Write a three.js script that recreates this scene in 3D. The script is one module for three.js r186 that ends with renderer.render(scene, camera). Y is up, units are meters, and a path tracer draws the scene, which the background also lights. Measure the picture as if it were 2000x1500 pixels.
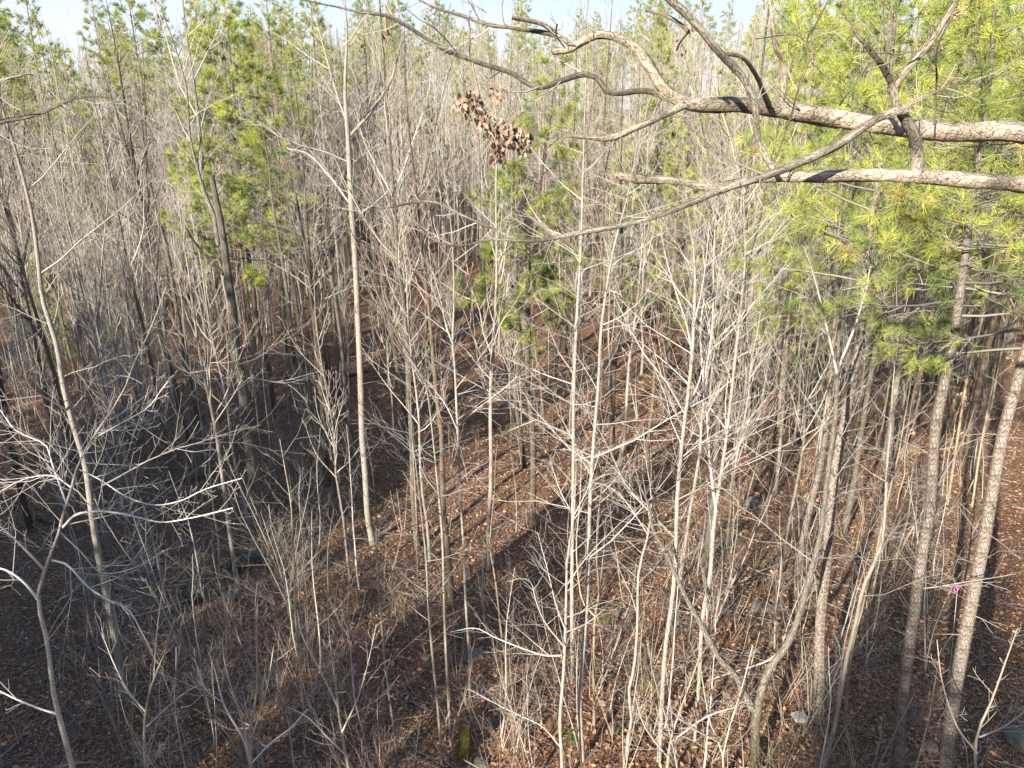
import * as THREE from 'three';

// ---------------------------------------------------------------- camera, sky, sun, exposure
const scene = new THREE.Scene();
const CAM = new THREE.Vector3(0, 12, 0), PITCH = THREE.MathUtils.degToRad(18.7), F = 1370;
const camera = new THREE.PerspectiveCamera(2 * Math.atan(750 / F) * 180 / Math.PI, 4 / 3, 0.05, 2000);
camera.position.copy(CAM);
camera.rotation.set(-PITCH, 0, 0);
camera.updateMatrixWorld(true);
const SUN_AZ = THREE.MathUtils.degToRad(40), SUN_EL = THREE.MathUtils.degToRad(25);
const sunDir = new THREE.Vector3(-Math.sin(SUN_AZ) * Math.cos(SUN_EL), Math.sin(SUN_EL), Math.cos(SUN_AZ) * Math.cos(SUN_EL));
{
  const W = 256, H = 128, d = new Float32Array(W * H * 4);
  for (let j = 0; j < H; j++) for (let i = 0; i < W; i++) {
    const el = ((j + 0.5) / H - 0.5) * Math.PI, az = ((i + 0.5) / W) * 2 * Math.PI - Math.PI;
    const v = new THREE.Vector3(Math.cos(az) * Math.cos(el), Math.sin(el), Math.sin(az) * Math.cos(el));
    const s = Math.max(0, v.dot(sunDir)), k = Math.pow(Math.max(0, 1 - Math.max(0, v.y)), 4), o = (j * W + i) * 4;
    const zen = [0.075, 0.145, 0.30], hor = [0.54, 0.57, 0.61];
    for (let c = 0; c < 3; c++) d[o + c] = (v.y < -0.02 ? [0.10, 0.08, 0.06][c] : zen[c] + (hor[c] - zen[c]) * k + [0.9, 0.75, 0.5][c] * 0.5 * Math.pow(s, 12));
    d[o + 3] = 1;
  }
  const t = new THREE.DataTexture(d, W, H, THREE.RGBAFormat, THREE.FloatType);
  t.mapping = THREE.EquirectangularReflectionMapping; t.magFilter = THREE.LinearFilter; t.needsUpdate = true;
  scene.background = t; scene.environment = t;
}
const sun = new THREE.DirectionalLight(new THREE.Color().setRGB(1.0, 0.90, 0.75), 5);
sun.position.copy(sunDir).multiplyScalar(150); sun.target.position.set(0, 0, -25);
sun.castShadow = true; sun.shadow.mapSize.set(4096, 4096); sun.shadow.radius = 1.2;
Object.assign(sun.shadow.camera, { left: -90, right: 90, top: 70, bottom: -70, near: 1, far: 400 });
scene.add(sun, sun.target);
const renderer = new THREE.WebGLRenderer({ antialias: true });
renderer.toneMapping = THREE.LinearToneMapping;
renderer.toneMappingExposure = 2.85;
renderer.shadowMap.enabled = true;

// ---------------------------------------------------------------- helpers
let seed = 1;
const reseed = (s) => { seed = s >>> 0; };
const rnd = () => { seed = (seed + 0x6d2b79f5) | 0; let t = Math.imul(seed ^ (seed >>> 15), 1 | seed); t = (t + Math.imul(t ^ (t >>> 7), 61 | t)) ^ t; return ((t ^ (t >>> 14)) >>> 0) / 4294967296; };
const rr = (a, b) => a + (b - a) * rnd();
const clamp = THREE.MathUtils.clamp, lerp = THREE.MathUtils.lerp, V3 = (x, y, z) => new THREE.Vector3(x, y, z);
const hash = (x, y, s = 0) => { let h = Math.imul(x | 0, 374761393) + Math.imul(y | 0, 668265263) + Math.imul(s | 0, 974634777); h = Math.imul(h ^ (h >>> 13), 1274126177); return ((h ^ (h >>> 16)) >>> 0) / 4294967296; };
function vnoise(x, y, s = 0, px = 0, py = 0) {
  const xi = Math.floor(x), yi = Math.floor(y), fx = x - xi, fy = y - yi, u = fx * fx * (3 - 2 * fx), v = fy * fy * (3 - 2 * fy);
  const m = (a, p) => (p ? ((a % p) + p) % p : a);
  const a = hash(m(xi, px), m(yi, py), s), b = hash(m(xi + 1, px), m(yi, py), s), c = hash(m(xi, px), m(yi + 1, py), s), d = hash(m(xi + 1, px), m(yi + 1, py), s);
  return lerp(lerp(a, b, u), lerp(c, d, u), v);
}
const fbm = (x, y, s = 0, n = 4, px = 0, py = 0) => { let t = 0, a = 0.5, k = 1; for (let i = 0; i < n; i++) { t += a * vnoise(x * k, y * k, s + i, px * k, py * k); a *= 0.5; k *= 2; } return t / (1 - Math.pow(0.5, n)); };

function groundH(x, z) {
  const D = -z;
  let h = 0.075 * Math.max(0, D - 22) * clamp((D - 10) / 40, 0, 1) + 0.055 * Math.max(0, D - 45);
  h -= D > 190 ? (D - 190) * 0.11 : 0;
  h += (fbm(x * 0.05 + 7, z * 0.05 + 3, 11, 3) - 0.5) * 2.2 + (fbm(x * 0.35, z * 0.35, 23, 3) - 0.5) * 0.35;
  h += 0.02 * x * clamp(D / 40, 0, 1);
  return h;
}
const fwd = V3(0, -Math.sin(PITCH), -Math.cos(PITCH));
const ray = (px, py) => V3((px - 1000) / F, (750 - py) / F, -1).applyQuaternion(camera.quaternion).normalize();
const onPlane = (px, py, D) => { const r = ray(px, py); return CAM.clone().addScaledVector(r, D / -r.z); };
function onGround(px, py) {
  const r = ray(px, py); let t = 3;
  for (let i = 0; i < 4000; i++) { const p = CAM.clone().addScaledVector(r, t); if (p.y <= groundH(p.x, p.z)) return p; t += 0.03; }
  return CAM.clone().addScaledVector(r, 60);
}
const pxR = (p, w) => (w * p.clone().sub(CAM).dot(fwd)) / F / 2;

class MB {
  constructor() { this.p = []; this.n = []; this.u = []; this.c = []; this.i = []; }
  vert(p, n, u, v, c) { this.p.push(p.x, p.y, p.z); this.n.push(n.x, n.y, n.z); this.u.push(u, v); this.c.push(c[0], c[1], c[2]); return this.p.length / 3 - 1; }
  // a tapering limb along points; col(t, point) gives the bark colour; bump(a, s) a radial factor
  tube(pts, radii, sides, col, bump, cap) {
    const m = pts.length, T = [], base = this.p.length / 3;
    for (let k = 0; k < m; k++) T.push(pts[Math.min(m - 1, k + 1)].clone().sub(pts[Math.max(0, k - 1)]).normalize());
    let N = Math.abs(T[0].y) < 0.9 ? V3(0, 1, 0) : V3(1, 0, 0);
    N.addScaledVector(T[0], -N.dot(T[0])).normalize();
    const rep = Math.max(1, Math.round(radii[0] * 6.28 / 0.4));
    let s = 0;
    for (let k = 0; k < m; k++) {
      if (k) { s += pts[k].distanceTo(pts[k - 1]); N.addScaledVector(T[k], -N.dot(T[k])); N.lengthSq() < 1e-8 ? N.set(T[k].y, -T[k].x, 0.01).normalize() : N.normalize(); }
      const B = T[k].clone().cross(N), c = typeof col === 'function' ? col(k / (m - 1), pts[k]) : col;
      for (let a = 0; a <= sides; a++) {
        const th = (a / sides) * Math.PI * 2, d = N.clone().multiplyScalar(Math.cos(th)).addScaledVector(B, Math.sin(th));
        const r = radii[k] * (bump ? bump((a % sides) / sides, s, k) : 1);
        this.vert(pts[k].clone().addScaledVector(d, r), d, (a / sides) * rep, s / 0.5, c);
      }
    }
    for (let k = 0; k < m - 1; k++) for (let a = 0; a < sides; a++) {
      const q = base + k * (sides + 1) + a, w = q + sides + 1;
      this.i.push(q, q + 1, w, q + 1, w + 1, w);
    }
    if (cap) {
      const c = typeof cap === 'object' ? cap : [0.5, 0.42, 0.33], t = T[m - 1], ctr = this.vert(pts[m - 1].clone().addScaledVector(t, radii[m - 1] * 0.35), t, 0, 0, c), f = [];
      for (let a = 0; a <= sides; a++) { const o = (base + (m - 1) * (sides + 1) + a) * 3; f.push(this.vert(V3(this.p[o], this.p[o + 1], this.p[o + 2]), t, 0, 0, c)); }
      for (let a = 0; a < sides; a++) this.i.push(f[a], f[a + 1], ctr);
    }
  }
  tri(a, b, c, col) {
    const n = b.clone().sub(a).cross(c.clone().sub(a)).normalize(), s = this.p.length / 3;
    this.vert(a, n, 0, 0, col); this.vert(b, n, 1, 0, col); this.vert(c, n, 0.5, 1, col); this.i.push(s, s + 1, s + 2);
  }
  geo() {
    const g = new THREE.BufferGeometry();
    g.setAttribute('position', new THREE.Float32BufferAttribute(this.p, 3)); g.setAttribute('normal', new THREE.Float32BufferAttribute(this.n, 3));
    g.setAttribute('uv', new THREE.Float32BufferAttribute(this.u, 2)); g.setAttribute('color', new THREE.Float32BufferAttribute(this.c, 3));
    g.setIndex(this.i); return g;
  }
  get empty() { return !this.i.length; }
  build(name, mat, parent) { const o = new THREE.Mesh(this.geo(), mat); o.name = name; o.castShadow = o.receiveShadow = true; parent.add(o); return o; }
}
const used = new Map();
function numbered(name) { const n = used.get(name) ?? 0; used.set(name, n + 1); return n ? name + '_' + String(n).padStart(3, '0') : name; }
function tag(o, label, category, group) { o.userData = { label, category }; if (group) o.userData.group = group; return o; }
function thing(name, pos, label, category, group) { const o = new THREE.Group(); o.name = numbered(name); o.position.copy(pos); scene.add(o); return tag(o, label, category, group); }

// ---------------------------------------------------------------- materials
function tex(w, h, fn, srgb = true) {
  const d = new Uint8Array(w * h * 4);
  for (let y = 0; y < h; y++) for (let x = 0; x < w; x++) { const c = fn(x / w, y / h), o = (y * w + x) * 4; for (let k = 0; k < 3; k++) d[o + k] = clamp(c[k] * 255, 0, 255); d[o + 3] = 255; }
  const t = new THREE.DataTexture(d, w, h); t.wrapS = t.wrapT = THREE.RepeatWrapping; t.magFilter = THREE.LinearFilter; t.minFilter = THREE.LinearMipmapLinearFilter; t.generateMipmaps = true;
  if (srgb) t.colorSpace = THREE.SRGBColorSpace; t.needsUpdate = true; return t;
}
// furrowed bark: ridges run along v
const furrow = (u, v, s, a, b) => { const w = fbm(u * 6, v * 6, s, 3, 6, 6) * 1.4, r = Math.abs(vnoise(u * a + w * 0.8, v * b, s + 9, 0, 0) - 0.5) * 2; return r; };
const seam = (f) => (u, v) => { const k = clamp((u - 0.85) / 0.15, 0, 1), q = clamp((v - 0.85) / 0.15, 0, 1); return lerp(lerp(f(u, v), f(u - 1, v), k), lerp(f(u, v - 1), f(u - 1, v - 1), k), q); };
const roughH = seam((u, v) => 0.5 * furrow(u, v, 3, 14, 5) + 0.3 * furrow(u, v, 5, 30, 9) + 0.2 * fbm(u * 40, v * 40, 7, 3));
const paleH = seam((u, v) => 0.55 * fbm(u * 10, v * 14, 41, 4) + 0.45 * fbm(u * 28, v * 9, 43, 3));
const grey = (g, r = 1, gg = 1, b = 1) => [g * r, g * gg, g * b];
function vor(u, v, nx, ny, s) {   // tileable cells: distances to the nearest and next seed, and the cell's number
  const x = u * nx, y = v * ny, xi = Math.floor(x), yi = Math.floor(y); let a = 9, b = 9, id = 0;
  for (let j = -1; j <= 1; j++) for (let i = -1; i <= 1; i++) {
    const cx = ((xi + i) % nx + nx) % nx, cy = ((yi + j) % ny + ny) % ny, dx = xi + i + 0.15 + 0.7 * hash(cx, cy, s) - x, dy = yi + j + 0.15 + 0.7 * hash(cx, cy, s + 1) - y, d = Math.hypot(dx, dy);
    if (d < a) { b = a; a = d; id = hash(cx, cy, s + 2); } else if (d < b) b = d;
  }
  return [a, b, id];
}
const cells = (nx, ny, s, wob) => (u, v) => { const wu = u + wob * (fbm(u * 8, v * 8, s, 3, 8, 8) - 0.5), wv = v + wob * (fbm(u * 8, v * 8, s + 5, 3, 8, 8) - 0.5), [a, b, id] = vor(wu, wv, nx, ny, s), c = clamp((b - a) * 5.5, 0, 1); return [c * (0.7 + 0.3 * id) * (0.75 + 0.25 * fbm(u * 32, v * 32, s + 9, 3, 32, 32)), id, c]; };
const pineC = cells(9, 5, 301, 0.22), oakC = cells(7, 3, 311, 0.3), oakF = cells(20, 8, 321, 0.12);
const oakH = (u, v) => oakC(u, v)[0] * 0.7 + oakF(u, v)[0] * 0.3;
const T = {
  oak: tex(768, 768, (u, v) => { const [h, id, c] = oakC(u, v), f = oakF(u, v), l = clamp((fbm(u * 6, v * 6, 331, 4, 6, 6) - 0.54) * 7, 0, 1), g = (0.55 + 0.2 * c + 0.22 * id) * (0.78 + 0.24 * f[2]) * (0.8 + 0.4 * fbm(u * 5, v * 5, 341, 3, 5, 5)); return [lerp(g * 1.02, 0.9, l * 0.45), lerp(g * 0.95, 0.92, l * 0.45), lerp(g * 0.88, 0.86, l * 0.45)]; }),
  oakB: tex(768, 768, (u, v) => grey(oakH(u, v)), false),
  rough: tex(512, 512, (u, v) => { const h = roughH(u, v), l = clamp((fbm(u * 9, v * 9, 51, 4, 9, 9) - 0.56) * 6, 0, 1); const g = 0.42 + 0.62 * h; return [lerp(g, 0.98, l * 0.5), lerp(g * 0.97, 1.0, l * 0.5), lerp(g * 0.94, 0.95, l * 0.5)]; }),
  roughB: tex(512, 512, (u, v) => grey(roughH(u, v)), false),
  plate: tex(512, 512, (u, v) => { const [h, id, c] = pineC(u, v), g = (0.62 + 0.16 * c + 0.2 * id) * (0.8 + 0.4 * fbm(u * 7, v * 7, 351, 4, 7, 7)); return [g, g * lerp(0.92, 1.0, id), g * lerp(0.86, 1.0, id)]; }),
  plateB: tex(512, 512, (u, v) => grey(pineC(u, v)[0]), false),
  pale: tex(512, 512, (u, v) => { const h = paleH(u, v), l = clamp((fbm(u * 7, v * 7, 71, 4, 7, 7) - 0.5) * 7, 0, 1), k = clamp((fbm(u * 12, v * 40, 73, 2, 12, 40) - 0.66) * 9, 0, 1); let g = 0.62 + 0.42 * h; g = lerp(g, 1.0, l * 0.45) * (1 - 0.45 * k); return [g, g * 0.985, g * 0.96]; }),
  paleB: tex(512, 512, (u, v) => grey(paleH(u, v)), false),
};
const M = {
  pale: new THREE.MeshStandardMaterial({ name: 'pale_bark', map: T.pale, bumpMap: T.paleB, bumpScale: 0.008, roughness: 0.85, vertexColors: true }),
  rough: new THREE.MeshStandardMaterial({ name: 'furrowed_bark', map: T.rough, bumpMap: T.roughB, bumpScale: 0.02, roughness: 0.92, vertexColors: true }),
  oak: new THREE.MeshStandardMaterial({ name: 'oak_bark', map: T.oak, bumpMap: T.oakB, bumpScale: 0.011, roughness: 0.92, vertexColors: true }),
  pine: new THREE.MeshStandardMaterial({ name: 'pine_bark', map: T.plate, bumpMap: T.plateB, bumpScale: 0.025, roughness: 0.95, vertexColors: true }),
  twig: new THREE.MeshStandardMaterial({ name: 'twig_bark', roughness: 0.75, vertexColors: true }),
  needle: new THREE.MeshPhysicalMaterial({ name: 'pine_needles', roughness: 0.9, transmission: 0.32, thickness: 0, vertexColors: true, side: THREE.DoubleSide }),
  leaf: new THREE.MeshStandardMaterial({ name: 'dead_leaf', roughness: 0.8, vertexColors: true, side: THREE.DoubleSide }),
  rock: new THREE.MeshStandardMaterial({ name: 'rock', roughness: 0.95, vertexColors: true, bumpMap: T.paleB, bumpScale: 0.03 }),
  grass: new THREE.MeshStandardMaterial({ name: 'grass_blades', roughness: 0.8, vertexColors: true, side: THREE.DoubleSide }),
  ribbon: new THREE.MeshStandardMaterial({ name: 'pink_plastic', roughness: 0.5, color: new THREE.Color().setRGB(0.85, 0.12, 0.42), side: THREE.DoubleSide }),
};
const C = {
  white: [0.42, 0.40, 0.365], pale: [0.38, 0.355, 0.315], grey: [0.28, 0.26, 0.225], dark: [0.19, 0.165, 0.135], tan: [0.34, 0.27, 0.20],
  pine: [0.35, 0.32, 0.285], pineTop: [0.44, 0.33, 0.25], moss: [0.085, 0.085, 0.025], twig: [0.41, 0.375, 0.315], twigDark: [0.24, 0.21, 0.18], twigMid: [0.20, 0.185, 0.165], twigRed: [0.26  , 0.19, 0.15],
};
const mixc = (a, b, t) => [lerp(a[0], b[0], t), lerp(a[1], b[1], t), lerp(a[2], b[2], t)];
const mulc = (a, k) => [a[0] * k, a[1] * k, a[2] * k];

// ---------------------------------------------------------------- growing
function smooth(pts, radii, step) {
  const curve = new THREE.CatmullRomCurve3(pts, false, 'centripetal'), L = (curve.arcLengthDivisions = 300, curve.getLength()), n = Math.max(pts.length, Math.round(L / step)), P = [], R = [];
  for (let k = 0; k <= n; k++) {
    const t = curve.getUtoTmapping(k / n), f = t * (pts.length - 1), a = Math.min(pts.length - 2, Math.floor(f));
    P.push(curve.getPoint(t)); R.push(lerp(radii[a], radii[a + 1], f - a));
  }
  return [P, R];
}
const sample = (pts, t) => { const f = clamp(t, 0, 0.9999) * (pts.length - 1), k = Math.floor(f); return [pts[k].clone().lerp(pts[k + 1], f - k), pts[k + 1].clone().sub(pts[k]).normalize(), k, f - k]; };
const randV = () => V3(rr(-1, 1), rr(-1, 1), rr(-1, 1));
// o: up (bend towards the light), wander, gap (spacing of side twigs), tip (thinnest radius), col
function grow(mb, at, dir, r, len, lv, o) {
  const n = lv >= 2 ? 6 : lv === 1 ? 4 : 3, pts = [at.clone()], rad = [r], d = dir.clone();
  for (let k = 1; k <= n; k++) {
    d.addScaledVector(randV(), o.wander).addScaledVector(V3(0, 1, 0), o.up).normalize();
    pts.push(pts[k - 1].clone().addScaledVector(d, len / n)); rad.push(Math.max(o.tip, r * (1 - 0.85 * k / n)));
  }
  mb.tube(pts, rad, r > 0.035 ? 6 : r > 0.014 ? 4 : 3, mulc(o.col, rr(0.62, 1.15)));
  if (lv > 0) dress(mb, pts, rad, { n: Math.max(2, Math.round(len / o.gap)), from: 0.2, to: 0.98, len: len * (o.ratio ?? 0.45), lv: lv - 1, o, ang: [0.5, 1.0] });
}
function dress(mb, pts, rad, q) {
  let az = rr(0, 6.28);
  for (let k = 0; k < q.n; k++) {
    const t = clamp(lerp(q.from, q.to, (k + rnd()) / q.n + rr(-0.06, 0.06)), 0.02, 0.995), [p, tan, i, f] = sample(pts, t); az += 2.4 + rr(-1.2, 1.2);
    const odd = rnd(); if (odd < 0.12) continue;
    const a = V3(0, 1, 0.01).cross(tan); if (a.lengthSq() < 0.01) a.set(1, 0, 0); a.normalize();
    const b = tan.clone().cross(a), ang = rr(q.ang[0], q.ang[1]);
    const d = tan.clone().multiplyScalar(Math.cos(ang)).addScaledVector(a, Math.sin(ang) * Math.cos(az)).addScaledVector(b, Math.sin(ang) * Math.sin(az)).normalize();
    const s = (t - q.from) / (q.to - q.from), len = q.len * (q.shape ? q.shape(s) : 1.1 - 0.6 * s) * (odd > 0.86 ? rr(1.2, 1.8) : odd < 0.35 ? rr(0.2, 0.5) : rr(0.5, 1.15));
    const pr = lerp(rad[i], rad[i + 1], f), r = Math.max(q.o.tip, Math.min(pr * 0.62, len * (q.slim ?? 0.011) + 0.002));
    grow(mb, p, d, r, len, q.lv, q.o);
  }
}
const colVar = (c, amt = 0.12, moss = 0, base = null) => { const s = Math.floor(rr(0, 9999)); return (t, p) => { const k = 1 - amt + 2 * amt * fbm(p.y * 0.9 + s, p.x * 0.5, 77, 3); let q = mulc(c, k); if (moss && base !== null) q = mixc(q, C.moss, clamp((moss - (p.y - base)) / moss + 0.4 * (vnoise(p.y * 2, s) - 0.5), 0, 1) * 0.85); return q; }; };

// needles: a tuft round a shoot
function tuft(mb, at, dir, len, n, w, col) {
  const a = Math.abs(dir.y) < 0.9 ? V3(0, 1, 0).cross(dir).normalize() : V3(1, 0, 0), b = dir.clone().cross(a);
  for (let k = 0; k < n; k++) {
    const th = rr(0, 6.283), sp = Math.pow(rnd(), 0.7) * 1.35, d = dir.clone().multiplyScalar(Math.cos(sp)).addScaledVector(a, Math.sin(sp) * Math.cos(th)).addScaledVector(b, Math.sin(sp) * Math.sin(th));
    const o = at.clone().addScaledVector(dir, -rr(0, 0.5) * len), l = len * rr(0.7, 1.1), side = d.clone().cross(randV()).normalize().multiplyScalar(w * 0.5);
    const end = o.clone().addScaledVector(d, l); end.y -= l * 0.08;
    mb.tri(o.clone().add(side), o.clone().sub(side), end, mulc(col, rr(0.75, 1.3)));
  }
}
const GREEN = (b = 1) => mulc(green0(), b), green0 = () => { const k = rnd(); return k < 0.06 ? [0.26, 0.20, 0.05] : mixc([0.095, 0.150, 0.022], [0.32, 0.34, 0.05], rnd()); };
// crown of a pine along a trunk path; from = fraction where live branches begin
function pineCrown(br, nd, pts, rad, o) {
  const n = o.n; let az = rr(0, 6.28);
  for (let k = 0; k < n; k++) {
    const s = (k + rnd()) / n, t = lerp(o.from, 0.99, s), [p, tan, i, f] = sample(pts, t); az += 2.4 + rr(-0.6, 0.6);
    if (o.keep && !o.keep(s, az)) continue;
    const len = o.len * Math.pow(1 - s * 0.9, 0.7) * rr(0.6, 1.15) * (s < 0.12 ? 0.8 : 1), el = lerp(-0.05, 0.75, s) + rr(-0.2, 0.2);
    const d = V3(Math.cos(az) * Math.cos(el), Math.sin(el), Math.sin(az) * Math.cos(el)), path = [p.clone()], R = [], seg = 5, r0 = Math.min(lerp(rad[i], rad[i + 1], f) * 0.4, 0.008 + len * 0.009);
    R.push(r0);
    for (let j = 1; j <= seg; j++) { d.addScaledVector(randV(), 0.16).addScaledVector(V3(0, 1, 0), 0.06).normalize(); path.push(path[j - 1].clone().addScaledVector(d, len / seg)); R.push(r0 * (1 - 0.8 * j / seg)); }
    br.tube(path, R, 4, mulc(C.pine, rr(0.35, 0.65)));
    const m = Math.max(2, Math.round(len / o.gap));
    for (let j = 0; j < m; j++) {
      const q = lerp(0.3, 1, (j + rnd()) / m), [c, ct] = sample(path, q), e = ct.clone().addScaledVector(randV(), 0.9).addScaledVector(V3(0, 1, 0), 0.25).normalize(), sl = len * (1.15 - q) * rr(0.25, 0.5) + 0.12;
      const mid = c.clone().addScaledVector(e, sl * 0.5), tip = c.clone().addScaledVector(e, sl).add(V3(0, sl * 0.12, 0));
      br.tube([c, mid, tip], [r0 * 0.4, r0 * 0.3, r0 * 0.2], 3, mulc(C.pine, rr(0.5, 0.8)));
      const g = GREEN(o.lum);
      tuft(nd, tip, e, o.nl, o.nn, o.nw, g);
      if (sl > 0.35) for (let x = 0; x < (o.side ?? 2); x++) { const e2 = e.clone().addScaledVector(randV(), 0.8).normalize(), b = c.clone().lerp(tip, rr(0.35, 0.8)), tp = b.clone().addScaledVector(e2, sl * 0.35); br.tube([b, tp], [r0 * 0.25, r0 * 0.18], 3, mulc(C.pine, 0.6)); tuft(nd, tp, e2, o.nl * 0.95, o.nn, o.nw, g); }
    }
    tuft(nd, path[seg], d, o.nl, o.nn, o.nw, GREEN(o.lum));
  }
}

// ---------------------------------------------------------------- the ground
{
  const n = 260, mb = new MB(), W = 420, idx = [];
  const warp = (s) => Math.sign(s) * (18 * Math.abs(s) + (W - 18) * Math.pow(Math.abs(s), 3.2));
  for (let j = 0; j <= n; j++) for (let i = 0; i <= n; i++) {
    const x = warp((i / n) * 2 - 1), z = -22 + warp((j / n) * 2 - 1), e = 0.2, hx = groundH(x + e, z) - groundH(x - e, z), hz = groundH(x, z + e) - groundH(x, z - e);
    const k = 0.75 + 0.5 * fbm(x * 0.25, z * 0.25, 91, 3), m = clamp((fbm(x * 0.12 + 5, z * 0.12, 95, 4) - 0.6) * 5, 0, 1) * 0.5;
    mb.vert(V3(x, groundH(x, z), z), V3(-hx, 2 * e, -hz).normalize(), x / 2.4, z / 2.4, mixc([k, k * lerp(0.92, 1.05, fbm(x * 0.7, z * 0.7, 97, 2)), k * 0.98], [0.5, 0.6, 0.35], m));
  }
  for (let j = 0; j < n; j++) for (let i = 0; i < n; i++) { const a = j * (n + 1) + i; mb.i.push(a, a + n + 1, a + 1, a + 1, a + n + 1, a + n + 2); }
  const S = 1024, cv = document.createElement('canvas'); cv.width = cv.height = S; const g = cv.getContext('2d');
  g.fillStyle = '#2c1d13'; g.fillRect(0, 0, S, S);
  reseed(505);
  const tones = ['#9c6c4c', '#aa7c54', '#87603f', '#b48a64', '#714c36', '#bd967a', '#8a5d42', '#5a3c2b', '#a38264', '#c6a88c', '#7a5a44'];
  for (let k = 0; k < 14000; k++) {
    const x = rnd() * S, y = rnd() * S, l = rr(8, 17), w = l * rr(0.35, 0.6), a = rr(0, 6.28); g.fillStyle = tones[Math.floor(rnd() * tones.length)];
    for (const ox of [-S, 0, S]) for (const oy of [-S, 0, S]) { if (x + ox < -40 || x + ox > S + 40 || y + oy < -40 || y + oy > S + 40) continue; g.save(); g.translate(x + ox, y + oy); g.rotate(a); g.beginPath(); g.ellipse(0, 0, l, w, 0, 0, 6.29); g.fill(); g.strokeStyle = 'rgba(30,16,8,0.5)'; g.lineWidth = 2; g.stroke(); g.beginPath(); g.moveTo(-l, 0); g.lineTo(l, 0); g.lineWidth = 1; g.stroke(); g.restore(); }
  }
  const t = new THREE.CanvasTexture(cv); t.wrapS = t.wrapT = THREE.RepeatWrapping; t.colorSpace = THREE.SRGBColorSpace; t.anisotropy = 8;
  const bt = t.clone(); bt.colorSpace = THREE.NoColorSpace;
  mb.build('ground', new THREE.MeshStandardMaterial({ name: 'leaf_litter_soil', map: t, bumpMap: bt, bumpScale: 0.04, roughness: 0.95, vertexColors: true }), scene).userData = { kind: 'structure' };
}

// ---------------------------------------------------------------- the forest far behind and round about
const leafy = { white: { col: C.twig, wander: 0.2, up: 0.1, gap: 0.3, tip: 0.0045 } };
const twigO = (col, tip = 0.0045, up = 0.12, gap = 0.3, wander = 0.2) => ({ col, tip, up, gap, wander });
function straightPath(h, lean, wander) {
  const n = 9, pts = [V3(0, -0.3, 0)]; let dx = rr(-lean, lean), dz = rr(-lean, lean), x = 0, z = 0;
  for (let k = 1; k <= n; k++) { x += dx * h / n + rr(-wander, wander); z += dz * h / n + rr(-wander, wander); pts.push(V3(x, h * k / n, z)); }
  return pts;
}
function bareTree(s, o) {
  reseed(s);
  const g = new THREE.Group(), tr = new MB(), cr = new MB(), pts = straightPath(o.h, 0.05, 0.09), rad = pts.map((p, k) => o.r * (k ? Math.pow(1 - k / 9, 0.75) * 0.95 + 0.06 : 1.35));
  const [P, R] = smooth(pts, rad, o.h / 14);
  tr.tube(P, R, o.sides ?? 7, colVar(o.col, 0.2, o.moss ?? 0, 0));
  for (let f = 0; f < (o.forks ?? 0); f++) {   // stems that part from the trunk
    const t = rr(0.4, 0.65), [p, tan, i] = sample(P, t), a = rr(0, 6.28), fp = [p], fr = [R[i] * 0.75], d = tan.clone().add(V3(Math.cos(a) * 0.4, 0, Math.sin(a) * 0.4)).normalize(), L = o.h * (1 - t) * rr(0.7, 0.95);
    for (let k = 1; k <= 6; k++) { d.addScaledVector(randV(), 0.1).addScaledVector(V3(0, 1, 0), 0.1).normalize(); fp.push(fp[k - 1].clone().addScaledVector(d, L / 6)); fr.push(R[i] * 0.75 * (1 - 0.88 * k / 6)); }
    tr.tube(fp, fr, 5, colVar(o.col, 0.2));
    dress(cr, fp, fr, { n: Math.round(o.n * 0.45), from: 0.15, to: 0.99, len: o.len * 0.75, lv: o.lv, o: o.tw, ang: [0.35, 0.85], slim: 0.01 });
  }
  dress(cr, P, R, { n: o.n, from: o.from, to: 0.995, len: o.len, lv: o.lv, o: o.tw, ang: o.ang ?? [0.4, 0.95], shape: (q) => 1.15 - 0.75 * q, slim: 0.01 });
  tr.build('trunk', o.mat, g); cr.build('crown', M.twig, g);
  return g;
}
const bare = [
  bareTree(11, { h: 15, r: 0.10, col: C.grey, mat: M.rough, n: 38, from: 0.42, len: 2.5, lv: 2, tw: twigO(C.twig, 0.0042, 0.11, 0.34), forks: 1 }),
  bareTree(12, { h: 13, r: 0.07, col: C.pale, mat: M.pale, n: 34, from: 0.42, len: 2.0, lv: 2, tw: twigO(C.twig, 0.0042, 0.12, 0.3) }),
  bareTree(13, { h: 15.5, r: 0.12, col: C.dark, mat: M.rough, n: 34, from: 0.45, len: 2.9, lv: 2, tw: twigO(C.twigDark, 0.0042, 0.09, 0.38), forks: 2, moss: 1.5 }),
  bareTree(14, { h: 11, r: 0.045, col: C.grey, mat: M.pale, n: 32, from: 0.3, len: 1.5, lv: 2, tw: twigO(C.twig, 0.0042, 0.15, 0.28) }),
  bareTree(15, { h: 14, r: 0.08, col: C.tan, mat: M.rough, n: 36, from: 0.42, len: 2.2, lv: 2, tw: twigO(C.twigRed, 0.0042, 0.11, 0.32), forks: 1 }),
  bareTree(16, { h: 12.5, r: 0.055, col: C.white, mat: M.pale, n: 36, from: 0.36, len: 1.9, lv: 2, tw: twigO(C.twig, 0.0042, 0.17, 0.3) }),
  bareTree(17, { h: 15, r: 0.085, col: C.grey, mat: M.rough, n: 38, from: 0.45, len: 2.2, lv: 2, tw: twigO(C.twig, 0.0042, 0.17, 0.33), forks: 2 }),
];
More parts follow.
